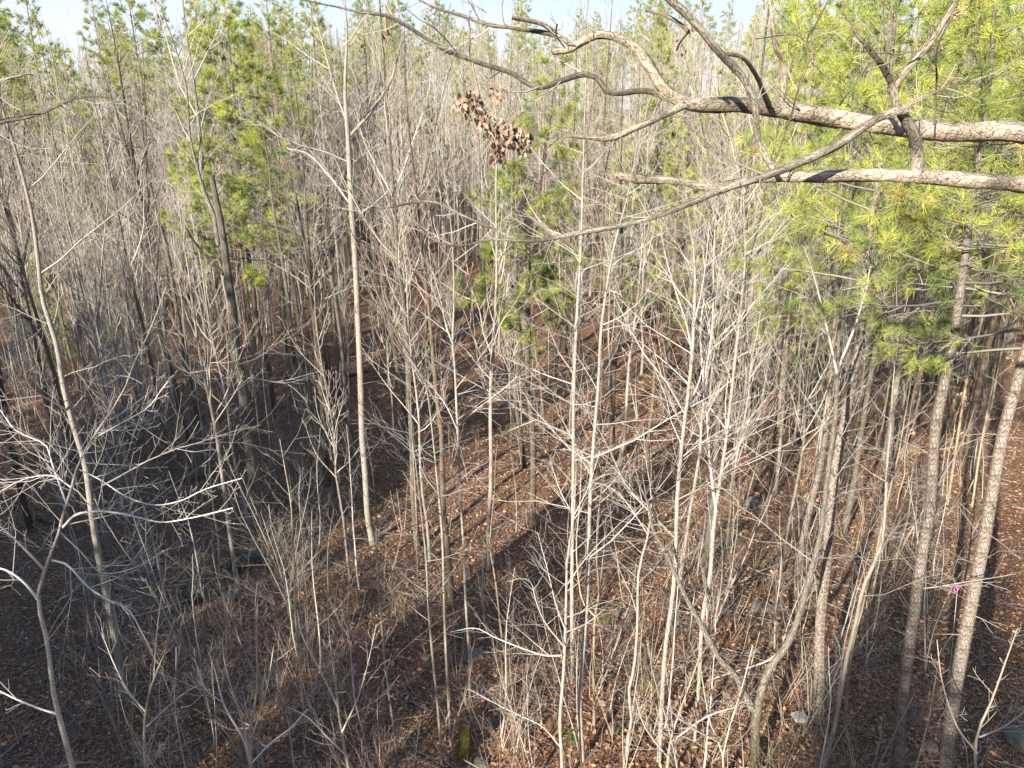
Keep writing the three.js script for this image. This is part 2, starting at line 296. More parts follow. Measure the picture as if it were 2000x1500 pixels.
function sapling(s, o) {
  reseed(s);
  const g = new THREE.Group(), st = new MB(), tw = new MB();
  for (let k = 0; k < o.stems; k++) {
    const d = V3(rr(-1, 1) * o.spread, 1, rr(-1, 1) * o.spread).normalize(), pts = [V3(rr(-0.06, 0.06), -0.1, rr(-0.06, 0.06))], rad = [o.r], L = o.h * rr(0.65, 1);
    for (let j = 1; j <= 7; j++) { d.addScaledVector(randV(), 0.1).addScaledVector(V3(0, 1, 0), 0.04).normalize(); pts.push(pts[j - 1].clone().addScaledVector(d, L / 7)); rad.push(o.r * (1 - 0.85 * j / 7)); }
    st.tube(pts, rad, 5, colVar(o.col, 0.15));
    dress(tw, pts, rad, { n: o.n, from: 0.25, to: 0.98, len: o.len, lv: 1, o: o.tw, ang: [0.5, 1.15], slim: 0.008 });
  }
  st.build('stem', M.twig, g); tw.build('twigs', M.twig, g);
  return g;
}
const sap = [
  sapling(31, { stems: 1, h: 4.2, r: 0.022, spread: 0.12, n: 15, len: 1.0, col: C.grey, tw: twigO(C.twigMid, 0.0022, 0.08, 0.22, 0.17) }),
  sapling(32, { stems: 3, h: 2.6, r: 0.014, spread: 0.4, n: 7, len: 0.8, col: C.tan, tw: twigO(C.twigRed, 0.0022, 0.08, 0.22, 0.17) }),
  sapling(33, { stems: 5, h: 2.0, r: 0.011, spread: 0.6, n: 6, len: 0.65, col: C.twigRed, tw: twigO(C.twigRed, 0.0022, 0.08, 0.22, 0.17) }),
  sapling(34, { stems: 2, h: 5.5, r: 0.03, spread: 0.15, n: 17, len: 1.2, col: C.grey, tw: twigO(C.twigMid, 0.0022, 0.08, 0.22, 0.17) }),
  sapling(35, { stems: 1, h: 7.0, r: 0.035, spread: 0.1, n: 26, len: 1.2, col: C.pale, tw: twigO(C.twigMid, 0.0022, 0.08, 0.22, 0.17) }),
];
function pineTree(s, o) {
  reseed(s);
  const g = new THREE.Group(), tr = new MB(), br = new MB(), nd = new MB(), pts = straightPath(o.h, 0.025, 0.04), rad = pts.map((p, k) => o.r * (k ? 1 - 0.9 * k / 9 : 1.25)), [P, R] = smooth(pts, rad, o.h / 12);
  tr.tube(P, R, o.sides ?? 8, (t) => mixc(C.pine, C.pineTop, t * 0.8));
  pineCrown(br, nd, P, R, o);
  tr.build('trunk', M.pine, g); br.build('branches', M.twig, g); nd.build('needles', M.needle, g);
  return g;
}
const pines = [
  pineTree(51, { h: 17, r: 0.17, n: 64, from: 0.42, len: 2.6, gap: 0.22, nl: 0.3, nn: 24, nw: 0.02, side: 2, lum: 1.45 }),
  pineTree(52, { h: 19, r: 0.2, n: 58, from: 0.52, len: 2.9, gap: 0.24, nl: 0.3, nn: 24, nw: 0.02, side: 2, lum: 1.45 }),
  pineTree(53, { h: 12, r: 0.12, n: 60, from: 0.22, len: 2.1, gap: 0.22, nl: 0.28, nn: 24, nw: 0.018, side: 2, lum: 1.45 }),
];
const place = (proto, name, x, z, s, turn, label, category, group, parts = true) => {
  const o = proto.clone(); o.name = numbered(name); o.position.set(x, groundH(x, z), z); o.rotation.y = turn; o.scale.setScalar(s); scene.add(o); return tag(o, label, category, group);
};
const xAt = (px, D) => onPlane(px, 286, D).x;          // across at eye level
const SIDE = (px) => (px < 667 ? 0 : px < 1333 ? 1 : 2), SN = ['left', 'middle', 'right'];

const COLS = [[150, 'the left edge trunk'], [350, 'the low-forked left tree'], [520, 'the broken-topped tree'], [680, 'the mossy brown trunk'], [850, 'the fork-topped pale tree'], [990, 'the slim pale tree'], [1100, 'the two centre pines'], [1280, 'the two tall white trees'], [1480, 'the white stem group'], [1660, 'the reddish straight pine'], [1850, 'the dark plated pine'], [9999, 'the rightmost big pine']];
const COL = (px) => COLS.find((c) => px < c[0])[1];
const KIND = ['once-forked grey leafless tree', 'slim pale leafless tree', 'twice-forked dark leafless tree', 'thin low grey leafless tree', 'tan leafless tree', 'slim whitish leafless tree', 'tall grey upswept leafless tree'];
const SKIND = ['pale single-stemmed sapling', 'low three-stemmed reddish shrub', 'low bushy reddish shrub', 'tall grey twin-stemmed sapling', 'slender whitish sapling'];
reseed(7001);
{ // single bare trees of the stand, each its own
  const kept = [];
  let tries = 0;
  while (kept.length < 266 && tries++ < 20000) {
    const D = 21 + 44 * Math.pow(rnd(), 0.75), px = rr(-60, 2060), x = xAt(px, D), z = -D;
    const lit = px > 590 && px < 1420 && D < 46;       // the open leafy slope has fewer stems
    if (lit && rnd() < 0.72) continue;
    if (px > 300 && px < 570 && D < 34) continue;      // the bushy green pine shows here
    if (px > 960 && px < 1300 && D < 27) continue;
    if (px > 1350 && D < 34 && rnd() < 0.5) continue;
    if (kept.some((k) => (k[0] - x) ** 2 + (k[1] - z) ** 2 < 1.1 + D * 0.01)) continue;
    kept.push([x, z]);
    const v = Math.floor(rnd() * bare.length), l = `${KIND[v]} ${D < 30 ? 'close behind' : D < 44 ? 'well behind' : 'far behind'} ${COL(px)}`;
    place(bare[v], 'bare_tree', x, z, rr(0.8, 1.15), rr(0, 6.28), l, 'tree', 'leafless trees of the stand');
  }
  reseed(7005);
  for (const px of [40, 110, 178, 290, 340, 582, 762, 790, 842, 940, 1215, 1262, 1432, 1492, 1548, 1690, 1835]) {
    const D = rr(15.5, 21), v = [1, 3, 5, 4, 6, 3][Math.floor(rnd() * 6)], x = xAt(px, D) * 0.93, l = `${KIND[v]} standing near ${COL(px)}`;
    place(bare[v], 'bare_tree', x, -D, rr(0.85, 1.1), rr(0, 6.28), l, 'tree', 'leafless trees of the stand');
  }
  reseed(7002);
  for (let k = 0; k < 280; k++) { // understorey
    const D = 9.5 + 26 * Math.pow(rnd(), 0.95), px = rr(-60, 2060); if (px > 560 && px < 1480 && D > 14 && rnd() < 0.82) { k--; continue; } if (px > 1480 && D > 12 && rnd() < 0.5) { k--; continue; }
    const x = xAt(px, D), v = Math.floor(rnd() * sap.length), kind = v === 1 || v === 2, l = `${SKIND[v]} ${D < 15 ? 'in front of' : D < 24 ? 'beside' : 'behind'} ${COL(px)}`;
    place(sap[v], kind ? 'shrub' : 'sapling', x, -D, rr(0.7, 1.15) * (D < 14 && !kind ? 0.7 : 1), rr(0, 6.28), l, kind ? 'shrub' : 'sapling', kind ? 'leafless shrubs of the undergrowth' : 'leafless saplings of the undergrowth');
  }
  // pines beyond the bare trees: px, distance, scale, kind
  reseed(7003);
  const P = [[30, 46, 1.05, 1], [95, 52, 1.1, 1], [160, 45, 1.0, 0], [225, 58, 1.1, 0], [290, 50, 1.08, 1], [540, 46, 1.0, 1], [585, 62, 1.1, 0], [630, 55, 1.0, 1], [700, 70, 1.0, 0], [770, 76, 1, 0], [850, 66, 1.0, 2], [900, 78, 1.0, 0], [960, 72, 1, 0], [1010, 64, 1.25, 2], [1065, 74, 1.0, 0],
    [1120, 52, 1.0, 2], [1170, 60, 1.0, 0], [1230, 40, 1.05, 2], [1290, 46, 1.0, 0], [1340, 36, 1.0, 2], [1400, 42, 0.95, 0], [1440, 52, 1.0, 0], [1480, 33, 1.05, 2], [1540, 38, 1.1, 0], [1590, 29, 1.0, 0], [1650, 35, 1.1, 1], [1700, 42, 1.15, 0], [1760, 30, 1.05, 0], [1830, 37, 1.1, 1], [1890, 28, 1.05, 0], [1950, 34, 1.1, 0], [2020, 27, 1.1, 1], [2060, 38, 1.1, 0], [30, 34, 0.6, 2], [-40, 60, 1.1, 0]];
  for (const [px, D, s, v] of P) place(pines[v], 'pine_tree', xAt(px, D), -D, s * rr(0.96, 1.04), rr(0, 6.28), `${['full green pine', 'tall thin-topped green pine', 'low bushy green pine'][v]} ${D < 40 ? 'not far' : D < 56 ? 'well' : 'far'} behind ${COL(px)}`, 'pine', 'pines behind the leafless stand');
}
function mass(name, label, proto, spots) { // a wood that reads as one mass
  proto.children.forEach((part, q) => {
    const im = new THREE.InstancedMesh(part.geometry, part.material, spots.length), m = new THREE.Matrix4();
    spots.forEach(([x, z, s, a], k) => im.setMatrixAt(k, m.makeRotationY(a).scale(V3(s, s, s)).setPosition(x, groundH(x, z), z)));
    im.castShadow = im.receiveShadow = true;
    if (q === 0) { im.name = numbered(name); im.userData = { label, category: 'woodland', kind: 'stuff' }; scene.add(im); proto.root = im; } else { im.name = part.name; im.userData = { kind: 'stuff' }; proto.root.add(im); }
  });
}
{
  reseed(8001);
  const far = [[], [], [], []];
  for (let k = 0; k < 560; k++) { const D = 68 + 110 * Math.pow(rnd(), 0.8), x = rr(-1, 1) * D * 1.15, pine = rnd() < 0.3; far[pine ? 2 + (k % 2) : k % 2].push([x, -D, rr(1.0, 1.3), rr(0, 6.28)]); }
  for (let k = 0; k < 260; k++) { const D = rr(16, 70), a = rr(0.75, 1.5) * (rnd() < 0.5 ? -1 : 1); far[rnd() < 0.3 ? 2 : k % 2].push([Math.sin(a) * D * 1.15, -Math.cos(a) * D, rr(0.8, 1.1), rr(0, 6.28)]); }
  mass('far_woodland', 'grey leafless wood in the far distance under the tree line', bare[0], far[0]);
  mass('far_woodland', 'hazy brownish leafless wood between the far pines', bare[6], far[1]);
  mass('far_pine_woodland', 'tall green pine wood closing the far tree line', pines[0], far[2]);
  mass('far_pine_woodland', 'high thin topped pine wood on the far tree line', pines[1], far[3]);
  const back = [[], []]; // the same wood goes on behind the viewer and to the left of the view
  const glade = (x, z) => { const p = x * Math.cos(SUN_AZ) + z * Math.sin(SUN_AZ); return Math.abs(p + 13.8) < 1.9 || Math.abs(p + 9) < 1.2 || Math.abs(p + 3.6) < 2.8; };   // open lanes in that wood
  for (let k = 0; k < 170; k++) { const z = rr(-9, 34), x = rr(-58, -9); if ((z < 3 && x > -12 + z * 0.9) || glade(x, z)) continue; back[k % 3 ? 1 : 0].push([x, z, rr(0.92, 1.08), rr(0, 6.28)]); }
  for (let k = 0; k < 66; k++) { const z = rr(4.5, 40), x = rr(-16, 26); if (glade(x, z)) continue; back[k % 3 ? 0 : 1].push([x, z, rr(0.9, 1.05), rr(0, 6.28)]); }
  const young = [];
  for (let k = 0; k < 85; k++) { const z = rr(-3, 12), x = rr(-31, -15); if (x > -13.5 + z * 0.9) continue; young.push([x, z, rr(0.78, 0.95), rr(0, 6.28)]); }
  mass('woodland_behind', 'young bushy pines to the left of and behind the viewpoint', pines[2].clone(), young);
  const low = [[], [], []];  // undergrowth and thin stems too many and too far to tell apart
  for (let k = 0; k < 1150; k++) { const D = 27 + 50 * Math.pow(rnd(), 0.8), x = rr(-1, 1) * D * 0.85; if (D < 37 && x < -D * 0.28 && x > -D * 0.52) continue;
    if (D < 54 && x > -D * 0.3 && x < D * 0.34 && rnd() < 0.9) continue; low[k % 3].push([x, -D, rr(0.65, 1.3), rr(0, 6.28)]); }
  const pm = [[], []];
  for (let k = 0; k < 46; k++) { const D = 52 + 36 * rnd(), x = rr(-1, 1) * D * 0.9; pm[k % 2].push([x, -D, k % 2 ? rr(0.85, 1.05) : rr(1.1, 1.4), rr(0, 6.28)]); }
  mass('pine_woodland', 'low branched bright green pines filling in behind the leafless stand', pines[2].clone(), pm[0]);
  mass('pine_woodland', 'full green pines filling in behind the leafless stand', pines[0].clone(), pm[1]);
  mass('far_undergrowth', 'dense whitish saplings among the far leafless trees', sap[4].clone(), low[0]);
  mass('far_undergrowth', 'dense grey twin-stemmed saplings among the far leafless trees', sap[3].clone(), low[1]);
  mass('far_undergrowth', 'dense reddish shrubs among the far leafless trees', sap[1].clone(), low[2]);
  const mid = [[], [], []];
  for (let k = 0; k < 560; k++) { const D = 42 + 44 * rnd(), x = rr(-1, 1) * D * 0.85; mid[k % 3].push([x, -D, (k % 3 === 2 ? 0.85 : 1) * rr(1.05, 1.42), rr(0, 6.28)]); }
  mass('far_woodland', 'crowded pale leafless stems in front of the far pines', bare[1].clone(), mid[0]);
  mass('far_woodland', 'crowded whitish leafless stems in front of the far pines', bare[5].clone(), mid[1]);
  mass('far_woodland', 'tall upswept grey leafless stems in front of the far pines', bare[6].clone(), mid[2]);
  const brush = [[], [], []], thin = [];
  for (let k = 0; k < 1500; k++) { const D = 9 + 36 * Math.pow(rnd(), 0.9), px = rr(-100, 2100), open = px > 600 && px < 1420; if (rnd() < (open ? (D > 17 ? 0.9 : 0.55) : px > 1420 ? 0.45 : 0.05)) continue; const x = xAt(px, D); brush[k % 3].push([x, -D, rr(0.45, 1.0), rr(0, 6.28)]); }
  mass('brush', 'thin grey brush tangled over the forest floor', sap[0].clone(), brush[0]);
  mass('brush', 'low reddish brush tangled over the forest floor', sap[1].clone(), brush[1]);
  mass('brush', 'low twiggy brush spread over the forest floor', sap[2].clone(), brush[2]);
  for (let k = 0; k < 260; k++) { const D = 25 + 22 * rnd(), px = rr(-80, 2080); if (px > 560 && px < 1430 && rnd() < 0.8) continue; if (px > 300 && px < 570 && D < 34) continue; thin.push([xAt(px, D), -D, rr(0.7, 1.15), rr(0, 6.28)]); }
  mass('thin_stems', 'many thin grey leafless poles crowded between the larger trees', bare[3].clone(), thin);
  mass('woodland_behind', 'leafless wood going on behind the viewpoint', bare[4], back[0]);
  mass('woodland_behind', 'pine wood going on behind the viewpoint', pines[0].clone(), back[1]);
}

// ---------------------------------------------------------------- single trees, drawn along what the photograph shows
// pts: [px, py, width px] from the foot up, in the upright plane at distance D (or at the foot if the foot is seen)
function along(pts, D, bend = 0) {
  const P = pts.map(([x, y]) => onPlane(x, y, D)), R = P.map((p, k) => pxR(p, pts[k][2] ?? 3));
  const y0 = P[0].y, s = rr(0, 50);
  P.forEach((p) => { p.z += (fbm(p.y * 0.25 + s, 3, 5, 2) - fbm(y0 * 0.25 + s, 3, 5, 2)) * bend; });
  return [P, R];
}
function heroTree(h) {
  reseed(h.seed ?? Math.floor(h.pts[0][0] * 7 + h.pts[0][1]));
  let D = h.D;
  if (!D) D = -onGround(h.pts[0][0], h.pts[0][1]).z;
  let [P, R] = along(h.pts, D, h.bend ?? 0.5);
  const wk = h.w ?? ((h.mat ?? M.pale) === M.pale ? 0.64 : 0.78); R = R.map((r) => r * wk);
  const b = P[0], g0 = groundH(b.x, b.z);
  if (b.y > g0 + 0.3) { const d = P[0].clone().sub(P[1]).normalize(), k = Math.min(2, (b.y - g0) / Math.max(0.3, -d.y)); const foot = V3(b.x + d.x * k * 0.5, 0, b.z); foot.y = groundH(foot.x, foot.z) - 0.2; const mid = b.clone().lerp(foot, 0.5).add(V3(rr(-0.05, 0.05), 0, rr(-0.05, 0.05))); P.unshift(foot, mid); R.unshift(R[0] * 1.45, R[0] * 1.12); } else { P.unshift(V3(b.x, g0 - 0.25, b.z)); R[0] *= 1.08; R.unshift(R[0] * 1.3); }
  if (h.top) { // goes on above the last point
    const n = P.length, d = P[n - 1].clone().sub(P[n - 2]).normalize(), r = R[n - 1];
    for (let k = 1; k <= 5; k++) { d.addScaledVector(randV(), 0.08).addScaledVector(V3(0, 1, 0), 0.08).normalize(); P.push(P[P.length - 1].clone().addScaledVector(d, h.top / 5)); R.push(Math.max(0.006, r * (1 - 0.92 * k / 5))); }
  }
  const root = P[0].clone(); root.y = groundH(root.x, root.z);
  const o = thing(h.name ?? 'bare_tree', root, h.label, h.cat ?? 'tree', h.group), loc = (a) => a.map((p) => p.clone().sub(root));
  const [SP, SR] = smooth(loc(P), R, 0.35), col = h.col ?? C.pale, tr = new MB(), mat = h.mat ?? M.pale;
  tr.tube(SP, SR, SR[0] > 0.12 ? 12 : 8, colVar(col, 0.16, h.moss ?? 0, 0), (a, s) => 1 + 0.06 * (vnoise(Math.cos(a * 6.283) * 1.5 + 9, Math.sin(a * 6.283) * 1.5 + s * 2, 3) - 0.5) * 2, h.cap);
  tr.build('trunk', mat, o);
  const cr = new MB(), tw = h.tw ?? twigO([0.30, 0.275, 0.24], 0.0026, 0.05, 0.2, 0.22);
  if (h.pine) {
    const br = cr, nd = new MB();
    pineCrown(br, nd, SP, SR, { n: 46, from: 0.5, len: 2.3, gap: 0.2, nl: 0.22, nn: 30, nw: 0.008, side: 3, ...h.pine });
    if (h.dead) dress(br, SP, SR, { n: h.dead, from: 0.2, to: h.pine.from ?? 0.5, len: 0.9, lv: 1, o: twigO(C.twigDark, 0.005, 0.0, 0.3), ang: [1.1, 1.6] });
    nd.build('needles', M.needle, o);
  }
  for (const l of h.limbs ?? []) {
    let [lp, lr] = along(l.pts, D); lr = lr.map((r) => r * (l.w ?? wk)); const n = lp.length, z = l.dz ?? rr(-1, 1);
    // the limb starts on the trunk and swings towards or away from the viewer
    lp.forEach((p, k) => { const q = l.pts[k]; const w = onPlane(q[0], q[1], D + z * (k / (n - 1))); p.copy(w); });
    const [a, r] = smooth(loc(lp), lr, 0.15), mb = new MB();
    mb.tube(a, r, r[0] > 0.03 ? 8 : 5, colVar(l.col ?? col, 0.14, 0), null, l.cap);
    mb.build('limb', r[0] > 0.03 ? mat : M.twig, o);
    if (l.n !== 0) dress(cr, a, r, { n: Math.round(1.05 * (l.n ?? Math.round(a.length * 0.7))), from: 0.12, to: 0.99, len: 1.5 * (l.len ?? 0.8), lv: l.lv ?? 1, o: l.tw ?? tw, ang: [0.4, 1.0], slim: 0.0055 });
  }
  if (h.n) dress(cr, SP, SR, { n: Math.round(1.05 * h.n), from: h.from ?? 0.3, to: 0.99, len: 1.4 * (h.len ?? 1.2), lv: h.lv ?? 1, o: tw, ang: h.ang ?? [0.7, 1.3], shape: h.shape, slim: h.slim ?? 0.0058 });
  if (!cr.empty) cr.build(h.pine ? 'branches' : 'crown', M.twig, o);
  return o;
}
const whip = twigO([0.40, 0.375, 0.34], 0.0022, 0.05, 0.19, 0.22), dimTw = twigO([0.27, 0.25, 0.22], 0.0024, 0.05, 0.2, 0.22);

// left
heroTree({ w: 0.85, label: 'tall pale thin trunk leaning slightly right beside the left edge', pts: [[245, 1350, 17], [227, 1265, 15], [210, 1171, 15], [192, 1080, 14], [178, 1012, 14], [161, 910, 14], [140, 832, 13], [121, 745, 12], [112, 675, 11], [86, 580, 10], [77, 500, 9], [66, 420, 8], [42, 315, 7], [21, 231, 6]], top: 3, n: 34, from: 0.3, len: 1.7, lv: 2, col: C.pale });
heroTree({ w: 0.82, label: 'grey trunk with a broken dark stub top and pale living twin stems', mat: M.rough, col: [0.29, 0.27, 0.24], cap: [0.3, 0.2, 0.12], pts: [[522, 1100, 29], [507, 1010, 27], [486, 867, 25], [476, 780, 24], [458, 675, 21], [451, 587, 19], [441, 521, 18], [430, 437, 16], [420, 385, 14], [412, 343, 12]], n: 10, from: 0.35, len: 1.6, lv: 1, bend: 0.2,
  limbs: [{ pts: [[426, 478, 11], [417, 420, 11], [396, 367, 10], [392, 280, 9], [378, 157, 7], [367, 87, 5], [357, 0, 3], [352, -60, 2]], col: C.white, dz: 0.4, n: 26, len: 1.7, lv: 1, tw: whip }, { pts: [[400, 378, 8], [386, 330, 7], [371, 266, 6], [364, 175, 5], [346, 105, 4], [315, 17, 2]], col: C.white, dz: -0.6, n: 20, len: 1.5, lv: 1, tw: whip },
    { pts: [[437, 535, 9], [420, 520, 8], [378, 470, 6], [360, 440, 4], [340, 415, 3]], dz: 0.7, col: C.dark, n: 8 }, { pts: [[478, 735, 5], [445, 738, 4], [410, 740, 4], [360, 733, 3]], dz: 0.6, n: 8, tw: whip }, { pts: [[484, 738, 5], [530, 745, 4], [565, 752, 3], [600, 785, 2]], dz: 0.6, n: 8, tw: whip }] });
heroTree({ w: 0.88, label: 'tall pale grey tree whose top forks wide, left of centre', mat: M.pale, col: C.pale, pts: [[728, 1062, 15], [720, 1015, 14], [716, 920, 14], [710, 850, 13], [708, 780, 14], [702, 675, 13], [699, 605, 13], [694, 500, 13], [686, 385, 12], [681, 280, 11], [675, 175, 8], [679, 70, 5], [675, 0, 3]], top: 1, n: 22, from: 0.55, len: 2.0, lv: 2, tw: whip,
  limbs: [{ pts: [[684, 265, 8], [720, 224, 7], [765, 154, 6], [783, 87, 4], [800, 60, 3]], dz: -0.8, n: 16, len: 1.3, lv: 1, tw: whip }, { pts: [[682, 250, 6], [660, 190, 5], [640, 120, 4], [618, 40, 2]], dz: 1, n: 16, len: 1.3, lv: 1, tw: whip }, { pts: [[685, 400, 5], [640, 340, 4], [600, 300, 3], [560, 290, 2]], dz: 1, n: 14, len: 1.1, tw: whip }] });
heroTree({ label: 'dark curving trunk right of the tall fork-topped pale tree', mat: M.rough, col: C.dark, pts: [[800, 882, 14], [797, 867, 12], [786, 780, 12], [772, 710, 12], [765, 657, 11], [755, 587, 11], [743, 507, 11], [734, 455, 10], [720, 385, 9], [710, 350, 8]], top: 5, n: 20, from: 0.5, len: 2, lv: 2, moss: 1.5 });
heroTree({ label: 'mossy brown trunk standing on the sunlit strip of slope left of centre', mat: M.rough, col: C.tan, moss: 3, pts: [[647, 754, 16], [640, 710, 14], [630, 650, 13], [623, 598, 12], [612, 510, 11], [600, 420, 9]], top: 5, n: 18, from: 0.5, len: 2.4, lv: 2 });
heroTree({ label: 'straight grey trunk just right of the mossy brown trunk', mat: M.rough, col: C.grey, pts: [[690, 902, 10], [686, 850, 9], [675, 762, 9], [668, 675, 9], [661, 605, 9], [651, 535, 9], [630, 385, 7], [615, 280, 5]], top: 3, n: 20, from: 0.5, len: 1.8, lv: 2 });
heroTree({ label: 'thin grey trunk, rightmost of three thin ones left of the mossy brown trunk', col: C.grey, mat: M.rough, pts: [[612, 862, 9], [595, 745, 9], [574, 657, 9], [556, 535, 8], [540, 440, 7]], top: 6, n: 18, from: 0.5, len: 1.6, lv: 2 });
heroTree({ label: 'thin straight trunk between the snag and the mossy brown trunk', col: C.grey, mat: M.rough, pts: [[566, 735, 8], [556, 657, 8], [546, 535, 8], [530, 400, 6]], top: 5, n: 18, from: 0.5, len: 1.6, lv: 2 });
heroTree({ label: 'thin dim trunk crossing in front of the mossy brown trunk', col: C.grey, mat: M.rough, pts: [[662, 1010, 9], [658, 990, 8], [647, 885, 8], [633, 780, 8], [620, 675, 7], [612, 605, 7], [590, 450, 6]], top: 4, n: 18, from: 0.45, len: 1.6, lv: 2 });
heroTree({ name: 'pine_tree', cat: 'pine', label: 'bushy green pine behind the grey broken-topped tree on the left', mat: M.pine, col: C.dark, pts: [[536, 802, 11], [525, 710, 10], [504, 640, 10], [490, 535, 9], [476, 450, 8], [460, 250, 6], [442, 40, 3]], top: 0.8, pine: { n: 95, from: 0.4, len: 3.8, lum: 1.6, gap: 0.2, nl: 0.28, nn: 28, nw: 0.016, side: 3 }, dead: 12 });
heroTree({ label: 'forked grey tree near the left edge dividing low into three stems', col: C.pale, mat: M.pale, pts: [[255, 1010, 11], [245, 900, 12], [228, 810, 11], [212, 740, 11], [200, 695, 10], [180, 660, 7], [150, 590, 6], [140, 540, 6], [125, 480, 5]], top: 4, n: 20, from: 0.4, len: 1.8, lv: 2, limbs: [{ pts: [[202, 700, 9], [190, 640, 7], [165, 570, 6], [155, 510, 5], [130, 420, 4], [118, 300, 3]], dz: 0.8, n: 22, len: 1.6, lv: 1 }, { pts: [[203, 690, 7], [190, 640, 6], [195, 570, 6], [200, 500, 5], [210, 380, 4], [200, 280, 3]], dz: -0.8, n: 22, len: 1.6, lv: 1 }] });
heroTree({ label: 'leaning grey trunk between the left leaning pale trunk and the snag', col: C.grey, mat: M.rough, pts: [[390, 835, 11], [375, 770, 11], [365, 720, 10], [352, 650, 9], [340, 580, 9], [325, 480, 8], [310, 430, 7], [290, 340, 6]], top: 4, n: 24, from: 0.4, len: 2, lv: 2 });
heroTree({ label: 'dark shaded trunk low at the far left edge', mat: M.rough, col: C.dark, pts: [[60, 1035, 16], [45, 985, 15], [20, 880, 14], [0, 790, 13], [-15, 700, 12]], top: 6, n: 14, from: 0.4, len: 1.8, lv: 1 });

// the white spreading tree in the lower left corner
heroTree({ label: 'white-limbed spreading tree low in the bottom left corner', D: 8.2, w: 0.7, col: [0.55, 0.52, 0.48], mat: M.pale, tw: whip, bend: 0.2, pts: [[122, 1423, 14], [105, 1360, 12], [94, 1272, 11], [84, 1213, 11], [73, 1178, 10], [84, 1129, 10], [91, 1104, 9], [115, 1045, 8], [130, 989, 7], [140, 962, 7], [154, 913, 6], [182, 857, 5], [217, 808, 5], [245, 762, 4], [270, 696, 3], [297, 640, 2.5], [325, 560, 2]], n: 44, from: 0.62, len: 0.62, lv: 1,
  limbs: [{ pts: [[73, 1171, 8], [52, 1143, 7], [21, 1118, 6], [-10, 1108, 5], [-60, 1110, 4]], dz: 0.5, len: 0.5 }, { pts: [[84, 1111, 7], [59, 1083, 6], [28, 1052, 5], [0, 1027, 4], [-40, 1000, 3]], dz: -0.5, len: 0.5 }, { pts: [[115, 1395, 7], [80, 1385, 6], [35, 1367, 5], [0, 1350, 4]], dz: 0.4, len: 0.5 },
    { pts: [[101, 1094, 6], [133, 1104, 6], [168, 1143, 5], [210, 1171, 5], [252, 1192, 4], [276, 1234, 3], [297, 1272, 2.5]], dz: -0.9, len: 0.55, n: 22 }, { pts: [[122, 1031, 7], [147, 1006, 7], [182, 999, 6], [224, 1001, 6], [280, 1013, 5], [315, 1020, 4], [367, 1013, 3], [455, 992, 2.5]], dz: -1.2, len: 0.55, n: 26 },
    { pts: [[130, 985, 5], [100, 900, 4], [90, 870, 4], [30, 840, 3], [0, 800, 2]], dz: 0.9, len: 0.6, n: 22 }, { pts: [[150, 915, 4], [196, 937, 4], [245, 969, 4], [297, 986, 3.5], [350, 979, 3], [402, 955, 2.5], [472, 934, 2]], dz: -1.3, len: 0.5, n: 22 }, { pts: [[142, 955, 4], [105, 930, 4], [50, 935, 3], [0, 960, 2]], dz: 1, len: 0.6, n: 20 }, { pts: [[182, 857, 3], [230, 830, 3], [290, 795, 3], [320, 755, 2.5], [345, 730, 2]], dz: -0.6, len: 0.45, n: 18 }, { pts: [[118, 1040, 4], [160, 1080, 3.5], [200, 1120, 3], [260, 1110, 2.5], [320, 1075, 2]], dz: 0.6, len: 0.5, n: 18 }] });
heroTree({ name: 'oak_limb_tree', label: 'tree at the left edge sending one dark bare limb into the view', D: 5.5, w: 1, col: C.grey, mat: M.rough, pts: [[-330, 1500, 60], [-330, 900, 56], [-335, 300, 50], [-340, 0, 44]], top: 4, n: 10, from: 0.4, len: 1, limbs: [{ pts: [[-332, 330, 18], [-150, 270, 13], [0, 238, 9], [70, 224, 7], [122, 203, 5], [157, 189, 4], [217, 191, 2]], dz: -0.3, n: 10, len: 0.35 }, { pts: [[-333, 270, 14], [-120, 190, 9], [0, 160, 6], [35, 146, 4], [100, 146, 2]], dz: 0.4, n: 8, len: 0.35 }] });

// the middle
heroTree({ label: 'slim pale tree with forked whitish top left of the centre pines', col: C.white, tw: whip, pts: [[918, 1380, 9], [916, 1290, 8], [909, 1185, 8], [905, 1080, 8], [899, 985, 8], [895, 885, 8], [891, 797, 8], [888, 727, 7], [883, 668, 7], [886, 600, 5], [884, 500, 4]], top: 2.5, n: 30, from: 0.35, len: 1.3, lv: 1, limbs: [{ pts: [[885, 672, 5], [872, 640, 4], [862, 590, 3], [845, 530, 2]], n: 14, dz: 0.6 }, { pts: [[893, 840, 4], [870, 790, 4], [830, 740, 3], [790, 690, 2]], n: 14, dz: 0.7 }, { pts: [[897, 830, 3], [930, 800, 3], [970, 770, 2], [1010, 735, 2]], n: 10, dz: -0.5 }, { pts: [[890, 760, 3], [925, 715, 3], [965, 660, 2]], n: 10, dz: -0.5 }] });
heroTree({ name: 'pine_tree', cat: 'pine', label: 'left of the two dark pines growing close together at the centre', mat: M.pine, col: C.dark, moss: 2, pts: [[1024, 915, 11], [1017, 850, 11], [1007, 766, 11], [1016, 675, 10], [1010, 587, 10], [1007, 500, 9], [1004, 420, 8]], top: 2.5, pine: { n: 20, lum: 1.1, from: 0.36, len: 1.8, gap: 0.2, nl: 0.24, nn: 34, nw: 0.012 }, dead: 10 });
heroTree({ name: 'pine_tree', cat: 'pine', label: 'right of the two dark pines growing close together at the centre', mat: M.pine, col: C.dark, pts: [[1040, 1020, 15], [1042, 900, 14], [1038, 815, 13], [1030, 745, 13], [1033, 640, 13], [1030, 560, 12], [1045, 450, 10], [1060, 330, 8], [1075, 230, 6]], top: 1.5, pine: { n: 38, lum: 1.2, from: 0.46, len: 2.6, gap: 0.2, nl: 0.25, nn: 36, nw: 0.012 }, dead: 10 });
